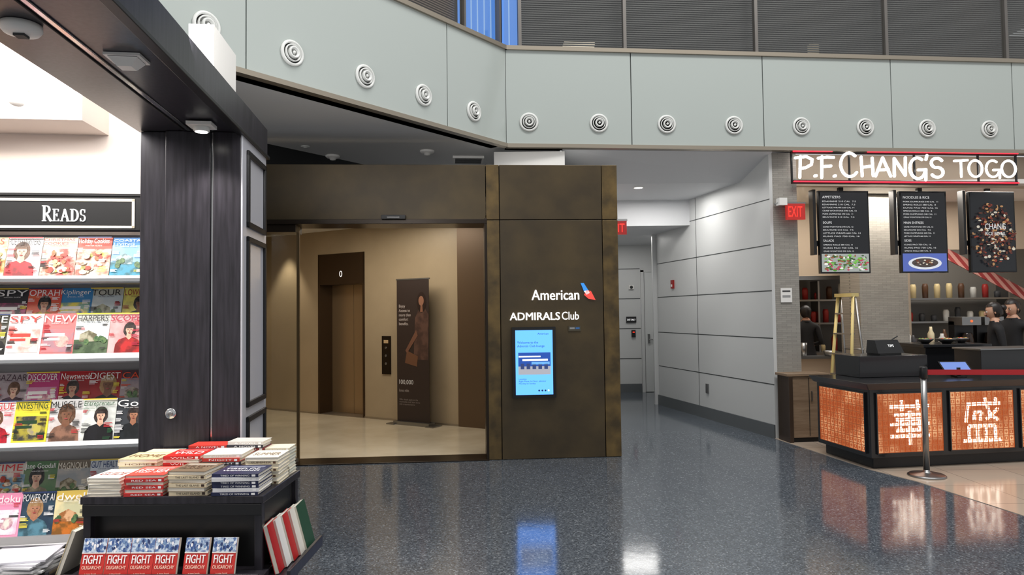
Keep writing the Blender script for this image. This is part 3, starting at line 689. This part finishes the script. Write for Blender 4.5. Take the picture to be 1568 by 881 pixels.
b.box(0, .02, .06, .50, .28, .80, mWood); b.box(-.02, 0, .80, .52, .30, .83, mWood); b.box(0.0, .0, 0.0, .05, .28, .80, mat('wood_dark', (60, 46, 36), .4)); b.box(.02, .04, 0, .48, .26, .06, mBlack); b.box(.26, .012, .08, .266, .02, .78, mBlack); b.box(.29, 0, .5, .3, .02, .62, mSteel)
b.obj('service_cabinet', bevel=.004)
b = B(T((3.45, 8.60, 2.83)) @ RZ(5))
b.box(-.02, -.02, -.1, .22, .02, .1, mat('exit_glass2', (80, 30, 28), .3, emit=(255, 50, 40), es=.4)); b.text('EXIT', 0, -.022, -.065, glow((255, 45, 35), 2.2), w=.18, h=.13)
b.box(-.12, -.04, .08, -.02, .05, .17, mWhite); b.box(-.12, .0, .1, .24, .11, .12, mSteel); b.obj('exit_sign')
b = B(); b.box(3.38, 8.705, 1.70, 3.52, 8.718, 1.88, mWhite); b.rect(3.4, 1.83, 3.5, 1.85, 8.7045, flat((60, 60, 60))); b.rect(3.4, 1.76, 3.5, 1.79, 8.7045, flat((150, 150, 150))); b.obj('wall_notice')

# neon sign
G = {}
def arcp(cx, cy, rx, ry, a0, a1, n=14): return [(cx+rx*math.cos(math.radians(a0+(a1-a0)*i/n)), cy+ry*math.sin(math.radians(a0+(a1-a0)*i/n))) for i in range(n+1)]
G['P'] = [[(.18, 0), (.25, 1)], [(-.05, .93), (.6, 1), (.95, .86), (.9, .62), (.55, .47), (.2, .42)]]
G['F'] = [[(.15, 0), (.2, 1)], [(-.05, .93), (.55, .98), (1, .97)], [(.18, .52), (.8, .56)]]
G['.'] = [[(.4, .04), (.6, .06)]]
G["'"] = [[(.6, 1), (.4, .8)]]
G['C'] = [arcp(.55, .5, .5, .5, 50, 320)]
G['H'] = [[(.12, 0), (.08, 1)], [(.92, .02), (.88, .96)], [(.1, .45), (.9, .54)]]
G['A'] = [[(0, 0), (.5, .98), (1, 0)], [(.15, .32), (.85, .36)]]
G['N'] = [[(.08, 0), (.1, .95), (.88, .05), (.92, 1)]]
G['G'] = [arcp(.52, .5, .48, .5, 55, 340), [(.55, .42), (1.02, .44), (1, -.05)]]
G['S'] = [arcp(.5, .74, .4, .25, 30, 250, 10)+arcp(.5, .26, .42, .26, 80, -150, 10)]
G['T'] = [[(.5, 0), (.5, .95)], [(0, .95), (1, 1)]]
G['O'] = [arcp(.5, .5, .48, .5, 0, 360, 18)]
b = B(MBR)
mNeon = glow((255, 250, 245), 4.5); mNeonR = glow((255, 40, 60), 2.2)
S = lambda px: 3.61+(px-1213)*.00882
for ch, a, c, z0, z1 in (('P', 1218, 1243, 3.265, 3.53), ('.', 1240, 1252, 3.275, 3.5), ('F', 1252, 1274, 3.265, 3.53), ('.', 1270, 1280, 3.275, 3.5), ('C', 1283, 1310, 3.28, 3.58), ('H', 1314, 1335, 3.29, 3.53),
                         ('A', 1337, 1360, 3.29, 3.53), ('N', 1364, 1385, 3.29, 3.53), ('G', 1389, 1414, 3.26, 3.53), ("'", 1412, 1420, 3.30, 3.56), ('S', 1421, 1443, 3.28, 3.53)):
    for st in G[ch]:
        b.tube([(S(a)+(S(c)-S(a))*p, .0, z0+(z1-z0)*q) for p, q in st], .018, mNeon)
for ch, a, c in (('T', 1459, 1480), ('O', 1481, 1503), ('G', 1508, 1530), ('O', 1533, 1556)):
    for st in G[ch]: b.tube([(S(a)+(S(c)-S(a))*p, .0, 3.29+.215*q) for p, q in st], .014, mNeon)
b.tube([(S(1214), 0, 3.595), (S(1272), 0, 3.60)], .009, mNeonR); b.tube([(S(1326), 0, 3.60), (S(1560), 0, 3.60)], .009, mNeonR)
b.tube([(S(1214), 0, 3.215), (S(1560), 0, 3.215)], .009, mNeonR)
b.box(S(1212), .03, 3.19, S(1562), .05, 3.24, mBlack); b.box(S(1212), .03, 3.575, S(1562), .05, 3.598, mBlack)
for px in (1213, 1300, 1400, 1500, 1560): b.box(S(px)-.01, .03, 3.2, S(px)+.01, .05, 3.598, mBlack)
b.obj('neon_sign')

# menu screens
def menu(x0, x1, head, kind):
    b = B(MBR); y = .45; z0, z1 = 2.08, 3.18
    b.box(x0, y, z0, x1, y+.05, z1, mScreenB)
    b.box(x0-.07, y+.02, z0+.25, x0-.03, y+.12, z1+.02, mBlack); b.box(x0-.05, y+.05, 2.45, x0+.2, y+.10, 2.52, mBlack); b.box((x0+x1)/2-.03, y+.05, z1-.1, (x0+x1)/2+.03, y+.1, 3.235, mBlack)
    W = x1-x0; g = glow((235, 235, 235), .9); yy = y-.002
    b.rect(x0+.02, z0+.02, x1-.02, z1-.02, y-.001, glow((22, 24, 28), 1.0))
    if kind < 2:
        b.text(head[0], x0+.05, yy, z1-.10, g, h=.034); b.text(head[1], x0+.05, yy, z0+.66, g, h=.03); b.text(head[2], x0+.05, yy, z0+.42, g, h=.03)
        def lines(zt, n):
            for i in range(n):
                zz = zt-i*.042
                b.text(R.choice(['EDAMAME 210 CAL  7.5', 'SPRING ROLLS 380 CAL  8', 'PORK DUMPLINGS 340 CAL  11', 'LETTUCE WRAPS 660 CAL 14', 'CRAB WONTONS 590 CAL 12', 'KUNG PAO 750 CAL 16']), x0+.05, yy, zz, g, w=W*R.uniform(.55, .75), h=.018)
        lines(z1-.15, 6); lines(z0+.61, 4); lines(z0+.37, 3)
        b.rect(x0+.02, z0+.02, x1-.02, z0+.26, yy, glow((170, 175, 170) if kind == 0 else (90, 110, 190), .9))
        if kind == 0:
            for i in range(150): b.disc(x0+R.uniform(.06, W-.06), yy-.0002*(i+1), z0+R.uniform(.04, .24), R.uniform(.010, .03), R.uniform(.006, .018), glow(R.choice([(120, 190, 80), (190, 70, 100), (80, 140, 50), (240, 240, 230), (150, 90, 60), (60, 90, 50)]), .95), seg=10)
        else:
            b.disc((x0+x1)/2, yy-.001, z0+.13, .24, .085, glow((225, 228, 235), .95)); b.disc((x0+x1)/2, yy-.002, z0+.135, .19, .062, glow((80, 70, 66), .9))
            for i in range(30): b.disc((x0+x1)/2+R.uniform(-.14, .14), yy-.0025-.0005*i, z0+.135+R.uniform(-.03, .04), .018, .01, glow(R.choice([(190, 150, 100), (110, 60, 40), (220, 210, 190), (60, 50, 46)]), .9), seg=10)
    else:
        for i in range(420):
            a = R.uniform(0, 6.28); rr = R.random()**.75
            b.disc((x0+x1)/2+.30*rr*math.cos(a), yy-.0001*(i+1), z0+.50+.44*rr*math.sin(a), R.uniform(.008, .03), R.uniform(.006, .022), glow(R.choice([(150, 60, 40), (200, 150, 100), (100, 40, 30), (120, 60, 40), (235, 225, 205), (60, 40, 36), (44, 34, 32), (50, 36, 30)]), .7), seg=8)
        b.text('CHANG', (x0+x1)/2, yy-.045, z0+.58, g, w=.3, h=.08, align='C'); b.text('RICE BOWL', (x0+x1)/2, yy-.045, z0+.50, g, w=.3, h=.045, align='C')
    b.obj('menu_screen', bevel=.004)
menu(4.19, 4.89, ('APPETIZERS', 'SOUPS', 'SALADS'), 0); menu(5.33, 6.00, ('NOODLES & RICE', 'MAIN ENTREES', 'SIDES'), 1); menu(6.33, 7.00, ('', '', ''), 2)

# ------------------------------------------------------------ service counter
MCn = T((3.54, 6.92, 0)) @ RZ(8.5)
b = B(MCn)
L = 2.85; D = .9
mCt = mat('counter_black', (26, 27, 30), .25, coat=.3)
b.box(-.0, .0, .12, L, D, .80, mCt)
b.box(.07, .07, 0.004, L, D-.03, .12, mBlack)
b.hexa([(-.04, -.04, .80), (L, -.04, .80), (L, D, .80), (-.04, D, .80), (-.10, -.10, .87), (L, -.10, .87), (L, D, .87), (-.10, D, .87)], mCt)
b.obj('service_counter', bevel=.006)
mCop = mat('copper_lattice', (190, 115, 80), .3, .9, emit=(220, 120, 70), es=.25)
def copmat():
    m = bpy.data.materials.new('copper_backlit'); m.use_nodes = True; nt = m.node_tree; p = nt.nodes['Principled BSDF']
    p.inputs['Base Color'].default_value = lin((140, 80, 50)); p.inputs['Roughness'].default_value = .35
    tc = nt.nodes.new('ShaderNodeTexCoord'); n = nt.nodes.new('ShaderNodeTexNoise'); n.inputs['Scale'].default_value = 3.5
    nt.links.new(tc.outputs['Object'], n.inputs['Vector'])
    r = nt.nodes.new('ShaderNodeValToRGB'); r.color_ramp.elements[0].position = .4; r.color_ramp.elements[1].position = .75
    r.color_ramp.elements[0].color = lin((170, 90, 48)); r.color_ramp.elements[1].color = lin((255, 205, 150))
    nt.links.new(n.outputs['Fac'], r.inputs[0]); nt.links.new(r.outputs[0], p.inputs['Emission Color']); p.inputs['Emission Strength'].default_value = .85
    return m
mCopB = copmat(); mLitW = glow((255, 240, 220), 4.0)
def lattice(b, x0, x1, z0, z1, M, chars=None):
    b.box(x0, -.004, z0, x1, -.001, z1, mCopB, M)
    n = round((x1-x0)/.062); k = round((z1-z0)/.062); dx = (x1-x0)/n; dz = (z1-z0)/k
    for i in range(n+1): b.box(x0+i*dx-.0035, -.016, z0, x0+i*dx+.0035, -.008, z1, mCop, M)
    for j in range(k+1): b.box(x0, -.016, z0+j*dz-.0035, x1, -.008, z0+j*dz+.0035, mCop, M)
    for i in range(n):
        for j in range(k):
            cx = x0+(i+.5)*dx; cz = z0+(j+.5)*dz; q = .014
            if (i+j) % 2:
                for a, c, d, e in ((-q, -q, q, -q), (q, -q, q, q), (q, q, -q, q), (-q, q, -q, -q)): b.bar((cx+a, cz+c), (cx+d, cz+e), .005, -.014, -.008, mCop, M)
            else:
                b.bar((cx-q, cz), (cx+q, cz), .005, -.014, -.008, mCop, M); b.bar((cx, cz-q), (cx, cz+q), .005, -.014, -.008, mCop, M)
    for a, c in ((z0-.012, z0), (z1, z1+.012)): b.box(x0-.012, -.02, a, x1+.012, 0, c, mCt, M)
    for a, c in ((x0-.012, x0), (x1, x1+.012)): b.box(a, -.02, z0, c, 0, z1, mCt, M)
    if chars:
        w = x1-x0; h = z1-z0; sx, sw = x0+w*.2, w*.6; sz, sh = z0+h*.12, h*.76
        for (p, q, r_, s_) in chars: b.bar((sx+p*sw, sz+q*sh), (sx+r_*sw, sz+s_*sh), .034, -.0075, -.0045, mLitW, M)
c1 = [(0, .86, 1, .86), (.3, .76, .3, 1), (.7, .76, .7, 1), (.08, .68, .92, .68), (0, .46, 1, .46), (.25, .58, .25, .34), (.75, .58, .75, .34), (.15, .57, .85, .57), (.15, .33, .85, .33), (0, .2, 1, .2), (.5, 0, .5, .76)]
c2 = [(.1, .86, 1, .86), (.14, .86, .08, .45), (.3, .68, .5, .68), (.5, .68, .46, .48), (.3, .68, .3, .5), (.6, 1, .72, .6), (.72, .6, .95, .48), (.95, .75, .62, .5), (.85, .98, .92, .92), (.15, .36, .85, .36), (.15, .36, .15, .04), (.85, .36, .85, .04), (.38, .36, .38, .04), (.62, .36, .62, .04), (0, .03, 1, .03)]
b = B(MCn)
lattice(b, .07, .79, .17, .755, Matrix(), c1); lattice(b, .88, 1.60, .17, .755, Matrix(), c2); lattice(b, 1.69, 2.41, .17, .755, Matrix(), c1)
lattice(b, -.83, -.07, .17, .755, RZ(-90))
b.obj('counter_lantern_panels')
b = B(MCn); b.box(.22, .45, .872, 1.02, .88, 1.10, mCt); b.box(1.72, .50, .872, 2.6, .88, 1.13, mCt); b.box(1.7, .48, 1.13, 2.6, .89, 1.15, mSteel); b.obj('counter_riser', bevel=.004)
b = B(MCn @ T((.64, .62, 1.101)) @ RZ(6))
b.box(-.14, -.09, 0, .14, .1, .02, mBlack); b.hexa([(-.17, -.10, .02), (.17, -.10, .02), (.17, .08, .02), (-.17, .08, .02), (-.15, -.03, .16), (.15, -.03, .16), (.15, .08, .16), (-.15, .08, .16)], mBlack)
b.text('TIPS', -.03, -.112, .05, mSW, h=.03, M=RX(-20)); b.rod((.1, 0, .16), (.16, -.02, .2), .008, mBlack); b.obj('payment_terminal', bevel=.004)
b = B(MCn @ T((1.22, .22, .872)) @ RZ(-10))
b.box(-.05, -.02, 0, .05, .1, .015, mBlack); b.box(-.015, .03, 0, .015, .05, .1, mBlack)
M = T((0, 0, .03)) @ RX(-50); b.box(-.15, 0, 0, .15, .012, .2, mScreenB, M); b.rect(-.135, .015, .135, .185, -.001, glow((120, 150, 225), 1.0), M); b.obj('tablet_stand')
b = B(T((3.93, 6.66, .004)))
b.lathe([(.165, 0), (.165, .012), (.15, .022), (.05, .032), (.03, .045), (.028, .06)], mSteel); b.lathe([(.027, .05), (.027, .93)], mSteel)
b.lathe([(.032, .93), (.036, .935), (.036, 1.03), (.03, 1.04)], mBlack); b.obj('stanchion')
b = B(T((3.93, 6.66, 0))); mRed = mat('red_belt', (170, 25, 35), .6)
b.hexa([(.037, -.003, .965), (1.9, -.263, .965), (1.9, -.257, .965), (.037, .003, .965), (.037, -.003, 1.015), (1.9, -.263, 1.015), (1.9, -.257, 1.015), (.037, .003, 1.015)], mRed); b.obj('barrier_belt')
b = B(T((5.86, 6.40, .004)))
b.lathe([(.165, 0), (.165, .012), (.15, .022), (.05, .032), (.028, .06)], mSteel); b.lathe([(.027, .05), (.027, .93)], mSteel); b.lathe([(.03, .93), (.03, 1.04)], mBlack); b.obj('stanchion')

# kitchen contents
b = B(); b.box(5.08, 8.55, 0.004, 5.84, 9.1, 1.12, mCt); b.box(5.03, 8.5, 1.12, 5.87, 9.15, 1.16, mCt); b.obj('back_counter', bevel=.005)
for x, y, r in ((5.2, 8.75, .10), (5.45, 8.72, .12), (5.72, 8.85, .09)):
    b = B(T((x, y, 1.161))); b.lathe([(.4*r, 0), (r*.9, .045), (r, .06), (r*.95, .06), (r*.4, .012), (.001, .012)], mSteel)
    for i in range(10): b.ell((R.uniform(-.5, .5)*r, R.uniform(-.5, .5)*r, .05), .022, .022, .018, flat(R.choice([(180, 60, 40), (210, 170, 110), (90, 120, 50)])), seg=8, rings=5)
    b.obj('food_bowl')
b = B(); b.box(5.7, 10.0, 0.004, 8.8, 10.5, .95, mSteel); b.box(5.7, 9.98, .95, 8.8, 10.52, .99, mSteel); b.obj('kitchen_bench', bevel=.004)
for x in (6.65, 6.98):
    b = B(T((x, 10.2, .991))); b.box(-.14, -.16, 0, .14, .16, .06, mBlack); b.box(-.14, .02, .06, .14, .16, .42, mBlack); b.box(-.14, -.16, .36, .14, .16, .48, mSteel)
    b.lathe([(.06, .07), (.085, .12), (.07, .2), (.055, .25)], mat('pot_glass', (40, 30, 25), .1), T((0, -.06, 0))); b.cyl((0, -.165, .42), .02, .01, glow((255, 120, 60), 1), 'y'); b.obj('coffee_machine', bevel=.004)
b = B(T((6.1, 10.2, .991)))
for x, y, r, h, c in ((-.3, 0, .05, .3, (210, 210, 206)), (-.18, .06, .045, .22, (60, 60, 64)), (-.05, -.04, .06, .16, (190, 60, 50)), (.08, .05, .045, .34, (226, 214, 180)), (.2, -.02, .05, .24, (200, 200, 200)), (.3, .08, .04, .3, (90, 60, 40))):
    b.lathe([(r, 0), (r, h*.7), (r*.5, h*.85), (r*.4, h)], flat(c), T((x, y, 0)), seg=14)
b.obj('condiment_bottles')
b = B()
for i in range(14):
    x = 6.15+i*.11; z = 2.72-i*.06
    b.hexa([(x, 10.02, z-.32), (x+.11, 10.02, z-.38), (x+.11, 10.04, z-.38), (x, 10.04, z-.32), (x, 10.38, z), (x+.11, 10.38, z-.06), (x+.11, 10.40, z-.06), (x, 10.40, z)], mat('awning_red', (118, 26, 30), .6) if i % 2 == 0 else mat('awning_cream', (158, 112, 104), .6))
b.obj('striped_awning')
b = B()
for z in (1.35, 1.75): b.box(3.9, 11.9, z, 8.8, 12.35, z+.03, mSteel)
for x in (4.0, 5.3, 6.8, 8.6): b.box(x, 12.0, 0.004, x+.03, 12.3, 2.1, mSteel)
b.box(3.9, 11.7, 0.004, 8.8, 12.35, .88, mSteel); b.box(4.6, 11.6, 2.15, 6.4, 12.38, 2.6, mSteel)
for i in range(66):
    x = 4.0+i*.07; z = (1.381, 1.781, .881)[i % 3]; h = R.uniform(.1, .28)
    b.lathe([(.045, 0), (.05, h*.8), (.035, h)], flat(R.choice([(200, 200, 196), (90, 60, 40), (160, 40, 36), (220, 200, 150), (60, 62, 66), (230, 230, 226)])), T((x, 12.1, z)), seg=12)
b.obj('kitchen_shelving')
b = B(T((4.35, 10.62, .901)))
for i, (x, r, h) in enumerate(((-.12, .08, .12), (.08, .06, .2), (.5, .11, .07))): b.lathe([(r*.8, 0), (r, h), (r*.95, h), (r*.75, .01), (.001, .01)], mSteel, T((x, -.03, 0)))
b.obj('steel_pans')
# step ladder
b = B(T((4.50, 9.35, .004)) @ RZ(-68) @ Matrix.Scale(.94, 4))
mY = mat('ladder_yellow', (204, 186, 124), .45)
def rail(p, q, w, m): b.rod(p, q, w, m, 6)
for sx in (-1, 1):
    rail((sx*.20, -.20, 0), (sx*.13, 0, 1.9), .022, mY); rail((sx*.19, .24, 0), (sx*.13, .04, 1.88), .018, mSteel)
for i in range(6):
    t = (i+.7)/6.6; w = .20-.07*t; b.box(-w, -.20+.20*t-.03, 1.9*t-.01, w, -.20+.20*t+.05, 1.9*t+.01, mSteel)
for t in (.25, .6): b.rod((-.18, .24-.20*t, 1.88*t), (.18, .24-.20*t, 1.88*t), .01, mSteel)
b.box(-.15, -.05, 1.88, .15, .09, 1.93, mY); b.obj('step_ladder')

# ------------------------------------------------------------ people
def person(name, x, y, rot, h, shirt, pants, skin, hair, pose='work', bun=True, cap=None, headturn=0, headtilt=10):
    k = h/1.70
    verts = []; edges = []; rad = []; roots = []
    def V(p, r, e=None):
        verts.append(p); rad.append(r if isinstance(r, tuple) else (r, r)); i = len(verts)-1
        if e is not None: edges.append((e, i))
        else: roots.append(i)
        return i
    pel = V((0, 0, .95), (.145, .105)); wa = V((0, -.005, 1.10), (.118, .09), pel); ch = V((0, 0, 1.26), (.14, .105), wa); uc = V((0, .01, 1.37), (.10, .08), ch)
    nk = V((0, .012, 1.45), (.052, .052), uc); V((0, .0, 1.54), (.048, .05), nk)
    for sx in (-1, 1):
        sh = V((sx*.165, .01, 1.365), (.056, .058), uc)
        if pose == 'work': el = (sx*.225, .04, 1.10); wr = (sx*.15, -.19, 1.06); d = Vector((-sx*.25, -1, -.15)).normalized()
        else: el = (sx*.225, .05, 1.10); wr = (sx*.23, -.04, .86); d = Vector((0, -.2, -1)).normalized()
        mid = tuple((a+c)/2 for a, c in zip(verts[sh], el)); m1 = V(mid, .048, sh); e1 = V(el, .040, m1); w1 = V(wr, .026, e1)
        pc = tuple(wr[t]+d[t]*.05 for t in range(3)); p1 = V(pc, (.034, .02), w1)
        pe = tuple(wr[t]+d[t]*.085 for t in range(3)); V(pe, (.032, .015), p1)
        side = Vector((1, -.1*sx, 0)).normalized()
        if pose != 'work': side = Vector((0, 1, 0))
        for fi, (o, ln) in enumerate(((-.026, .062), (-.009, .075), (.009, .070), (.026, .055))):
            b0 = Vector(pc)+side*o+d*.02; f0 = V(tuple(b0), .009)
            f1 = V(tuple(b0+d*(.03+ln*.4)), .0085, f0); f2 = V(tuple(b0+d*(.03+ln*.75)+Vector((0, 0, -.012))), .0078, f1); V(tuple(b0+d*(.03+ln)+Vector((0, 0, -.03))), .0065, f2)
        t0 = Vector(pc)-side*sx*.02-d*.02; a0 = V(tuple(t0), .011); a1 = V(tuple(t0-side*sx*.03+d*.03), .0095, a0); V(tuple(t0-side*sx*.035+d*.06), .0075, a1)
        hp = V((sx*.085, 0, .88), (.095, .095), pel); th = V((sx*.09, -.005, .70), .08, hp); kn = V((sx*.095, -.012, .50), .056, th); cf = V((sx*.095, .012, .34), .052, kn)
        an = V((sx*.095, .02, .09), .037, cf); V((sx*.11, -.13, .035), (.042, .028), an)
    me = bpy.data.meshes.new('sk'); me.from_pydata(verts, edges, []); ob = bpy.data.objects.new('sk', me); scene.collection.objects.link(ob)
    md = ob.modifiers.new('s', 'SKIN')
    for i, sv in enumerate(me.skin_vertices[0].data): sv.radius = rad[i]; sv.use_root = i in roots
    ob.modifiers.new('ss', 'SUBSURF').levels = 2
    bpy.context.view_layer.update(); dg = bpy.context.evaluated_depsgraph_get()
    m2 = bpy.data.meshes.new_from_object(ob.evaluated_get(dg))
    b = B(T((x, y, .004)) @ RZ(rot) @ Matrix.Scale(k, 4))
    vs = [v.co.copy() for v in m2.vertices]; groups = {}
    for p in m2.polygons:
        c = p.center
        if c.z > 1.455: mm = skin
        elif c.z < .085: mm = mBlack
        elif pose == 'work' and .95 < c.z < 1.16 and abs(c.x) > .04 and c.y < -.12: mm = skin
        elif pose != 'work' and abs(c.x) > .17 and c.z < 1.02: mm = skin
        elif c.z > .93: mm = shirt
        else: mm = pants
        groups.setdefault(mm.name, (mm, []))[1].append(tuple(p.vertices))
    for mm, fs in groups.values(): b.add(vs, fs, mm, None, True)
    bpy.data.objects.remove(ob)
    H = T((0, -.005, 1.585)) @ RZ(headturn) @ RX(headtilt)
    def df(p):
        q = p.copy()
        if q.z < 0: q.x *= 1+.32*q.z; q.y *= 1+.12*q.z
        if q.y < -.5 and q.z > .1: q.y *= .95
        return q
    b.ell((0, 0, 0), .073, .093, .115, skin, H, 24, 18, deform=df)
    b.ell((0, -.094, -.012), .011, .018, .024, skin, H, 10, 8); b.ell((0, -.10, -.028), .016, .012, .010, skin, H, 10, 6)
    wh = flat((235, 235, 232)); dk = flat((25, 18, 15)); lip = flat((160, 80, 76))
    for sx in (-1, 1):
        b.ell((sx*.030, -.080, .008), .014, .010, .008, wh, H, 10, 6); b.ell((sx*.030, -.089, .008), .006, .004, .006, dk, H, 8, 6)
        b.ell((sx*.030, -.086, .028), .019, .006, .0035, hair, H, 8, 5); b.ell((sx*.073, .005, -.005), .010, .018, .028, skin, H, 10, 8)
    b.ell((0, -.083, -.055), .023, .010, .0075, lip, H, 12, 6)
    b.ell((0, .012, .018), .085, .100, .114, hair, H, 24, 18, filt=lambda q: (q[1] > -.02) or q[2] > .055)
    if bun: b.ell((0, .115, .03), .042, .042, .042, hair, H); b.ell((0, .085, .02), .03, .03, .03, hair, H)
    if cap:
        b.ell((0, .005, .035), .088, .104, .09, cap, H, 24, 14, filt=lambda q: q[2] > .01); b.ell((0, -.12, .048), .06, .06, .008, cap, H)
    else:
        b.ell((0, .02, -.03), .078, .085, .06, hair, H, 20, 12, filt=lambda q: q[1] > .02)
    b.lathe([(.066, -.012), (.062, .012), (.054, .014)], shirt, T((0, .012, 1.445)), 18)
    b.obj(name)
skA = mat('skin_light', (204, 158, 132), .5); skB = mat('skin_tan', (170, 120, 92), .5); hrA = mat('hair_dark', (26, 18, 16), .4)
blk = mat('uniform_black', (22, 22, 25), .8); nav = mat('uniform_trousers', (26, 27, 32), .8)
person('woman', 6.22, 8.95, -110, 1.66, blk, nav, skA, hrA, 'work', True, headturn=-5)
person('woman', 6.60, 9.15, -62, 1.70, blk, nav, skA, hrA, 'work', True, headturn=-10, headtilt=14)
person('cook', 4.72, 11.15, 170, 1.66, blk, nav, skB, hrA, 'work', False, cap=mat('cap_black', (20, 20, 22), .7))

# ------------------------------------------------------------ lights
def area(name, loc, sx, sy, power, col=(1, 1, 1), rot=(0, 0, 0), shape='RECTANGLE'):
    l = bpy.data.lights.new(name, 'AREA'); l.shape = shape; l.size = sx; l.size_y = sy; l.energy = power; l.color = col
    o = bpy.data.objects.new(name, l); scene.collection.objects.link(o); o.location = loc; o.rotation_euler = [math.radians(a) for a in rot]; return o
def spot(name, loc, power, ang, col=(1, 1, 1), rot=(0, 0, 0), blend=.6, r=.05):
    l = bpy.data.lights.new(name, 'SPOT'); l.energy = power; l.spot_size = math.radians(ang); l.spot_blend = blend; l.color = col; l.shadow_soft_size = r
    o = bpy.data.objects.new(name, l); scene.collection.objects.link(o); o.location = loc; o.rotation_euler = [math.radians(a) for a in rot]; return o
area('atrium_light_1', (1.5, 4, 10.5), 4, 2, 450, (1, .98, .95)); area('atrium_light_2', (6, 3.5, 10.5), 4, 2, 350, (1, .98, .95))
def wp(M, p): return M @ Vector(p)
area('store_light_1', wp(MS, (-1.6, -.9, 3.3)), 1.5, .8, 95, (1, .95, .90)); area('store_light_2', wp(MS, (-2.8, -1.5, 3.3)), 1.5, 1.5, 60, (1, .95, .90))
spot('store_spot', wp(MS, (-.17, -.24, 2.68)), 35, 110, (1, .95, .88))
cv = area('soffit_fill', wp(MS, (-.30, -.9, 3.02)), 2.6, .3, 60, (1, .98, .96))  # added lamp hidden above the beam, brightens the dark soffit
cv.rotation_euler = Vector((.35, .75, .55)).to_track_quat('-Z', 'Y').to_euler()
area('lobby_light', (-2.2, 9.3, 2.95), 2.2, .8, 42, (1, .90, .76)); spot('lobby_wash', wp(ML, (.5, -.25, 2.9)), 60, 70, (1, .88, .7))
area('hall_light', (2.1, 10.0, 3.33), 1.2, .5, 26, (1, .98, .95)); area('hall_light_2', (2.2, 12.6, 2.93), .8, .8, 14, (1, .98, .95))
area('restaurant_light', (5.4, 9.55, 3.2), 3.0, .4, 80, (1, .92, .82)); area('kitchen_light', (6.0, 11.3, 3.2), 4, .8, 60, (1, .95, .88))
w = bpy.data.worlds.new('world'); scene.world = w; w.use_nodes = True
w.node_tree.nodes['Background'].inputs[0].default_value = (.89, .90, .91, 1); w.node_tree.nodes['Background'].inputs[1].default_value = .60
scene.view_settings.view_transform = 'Standard'
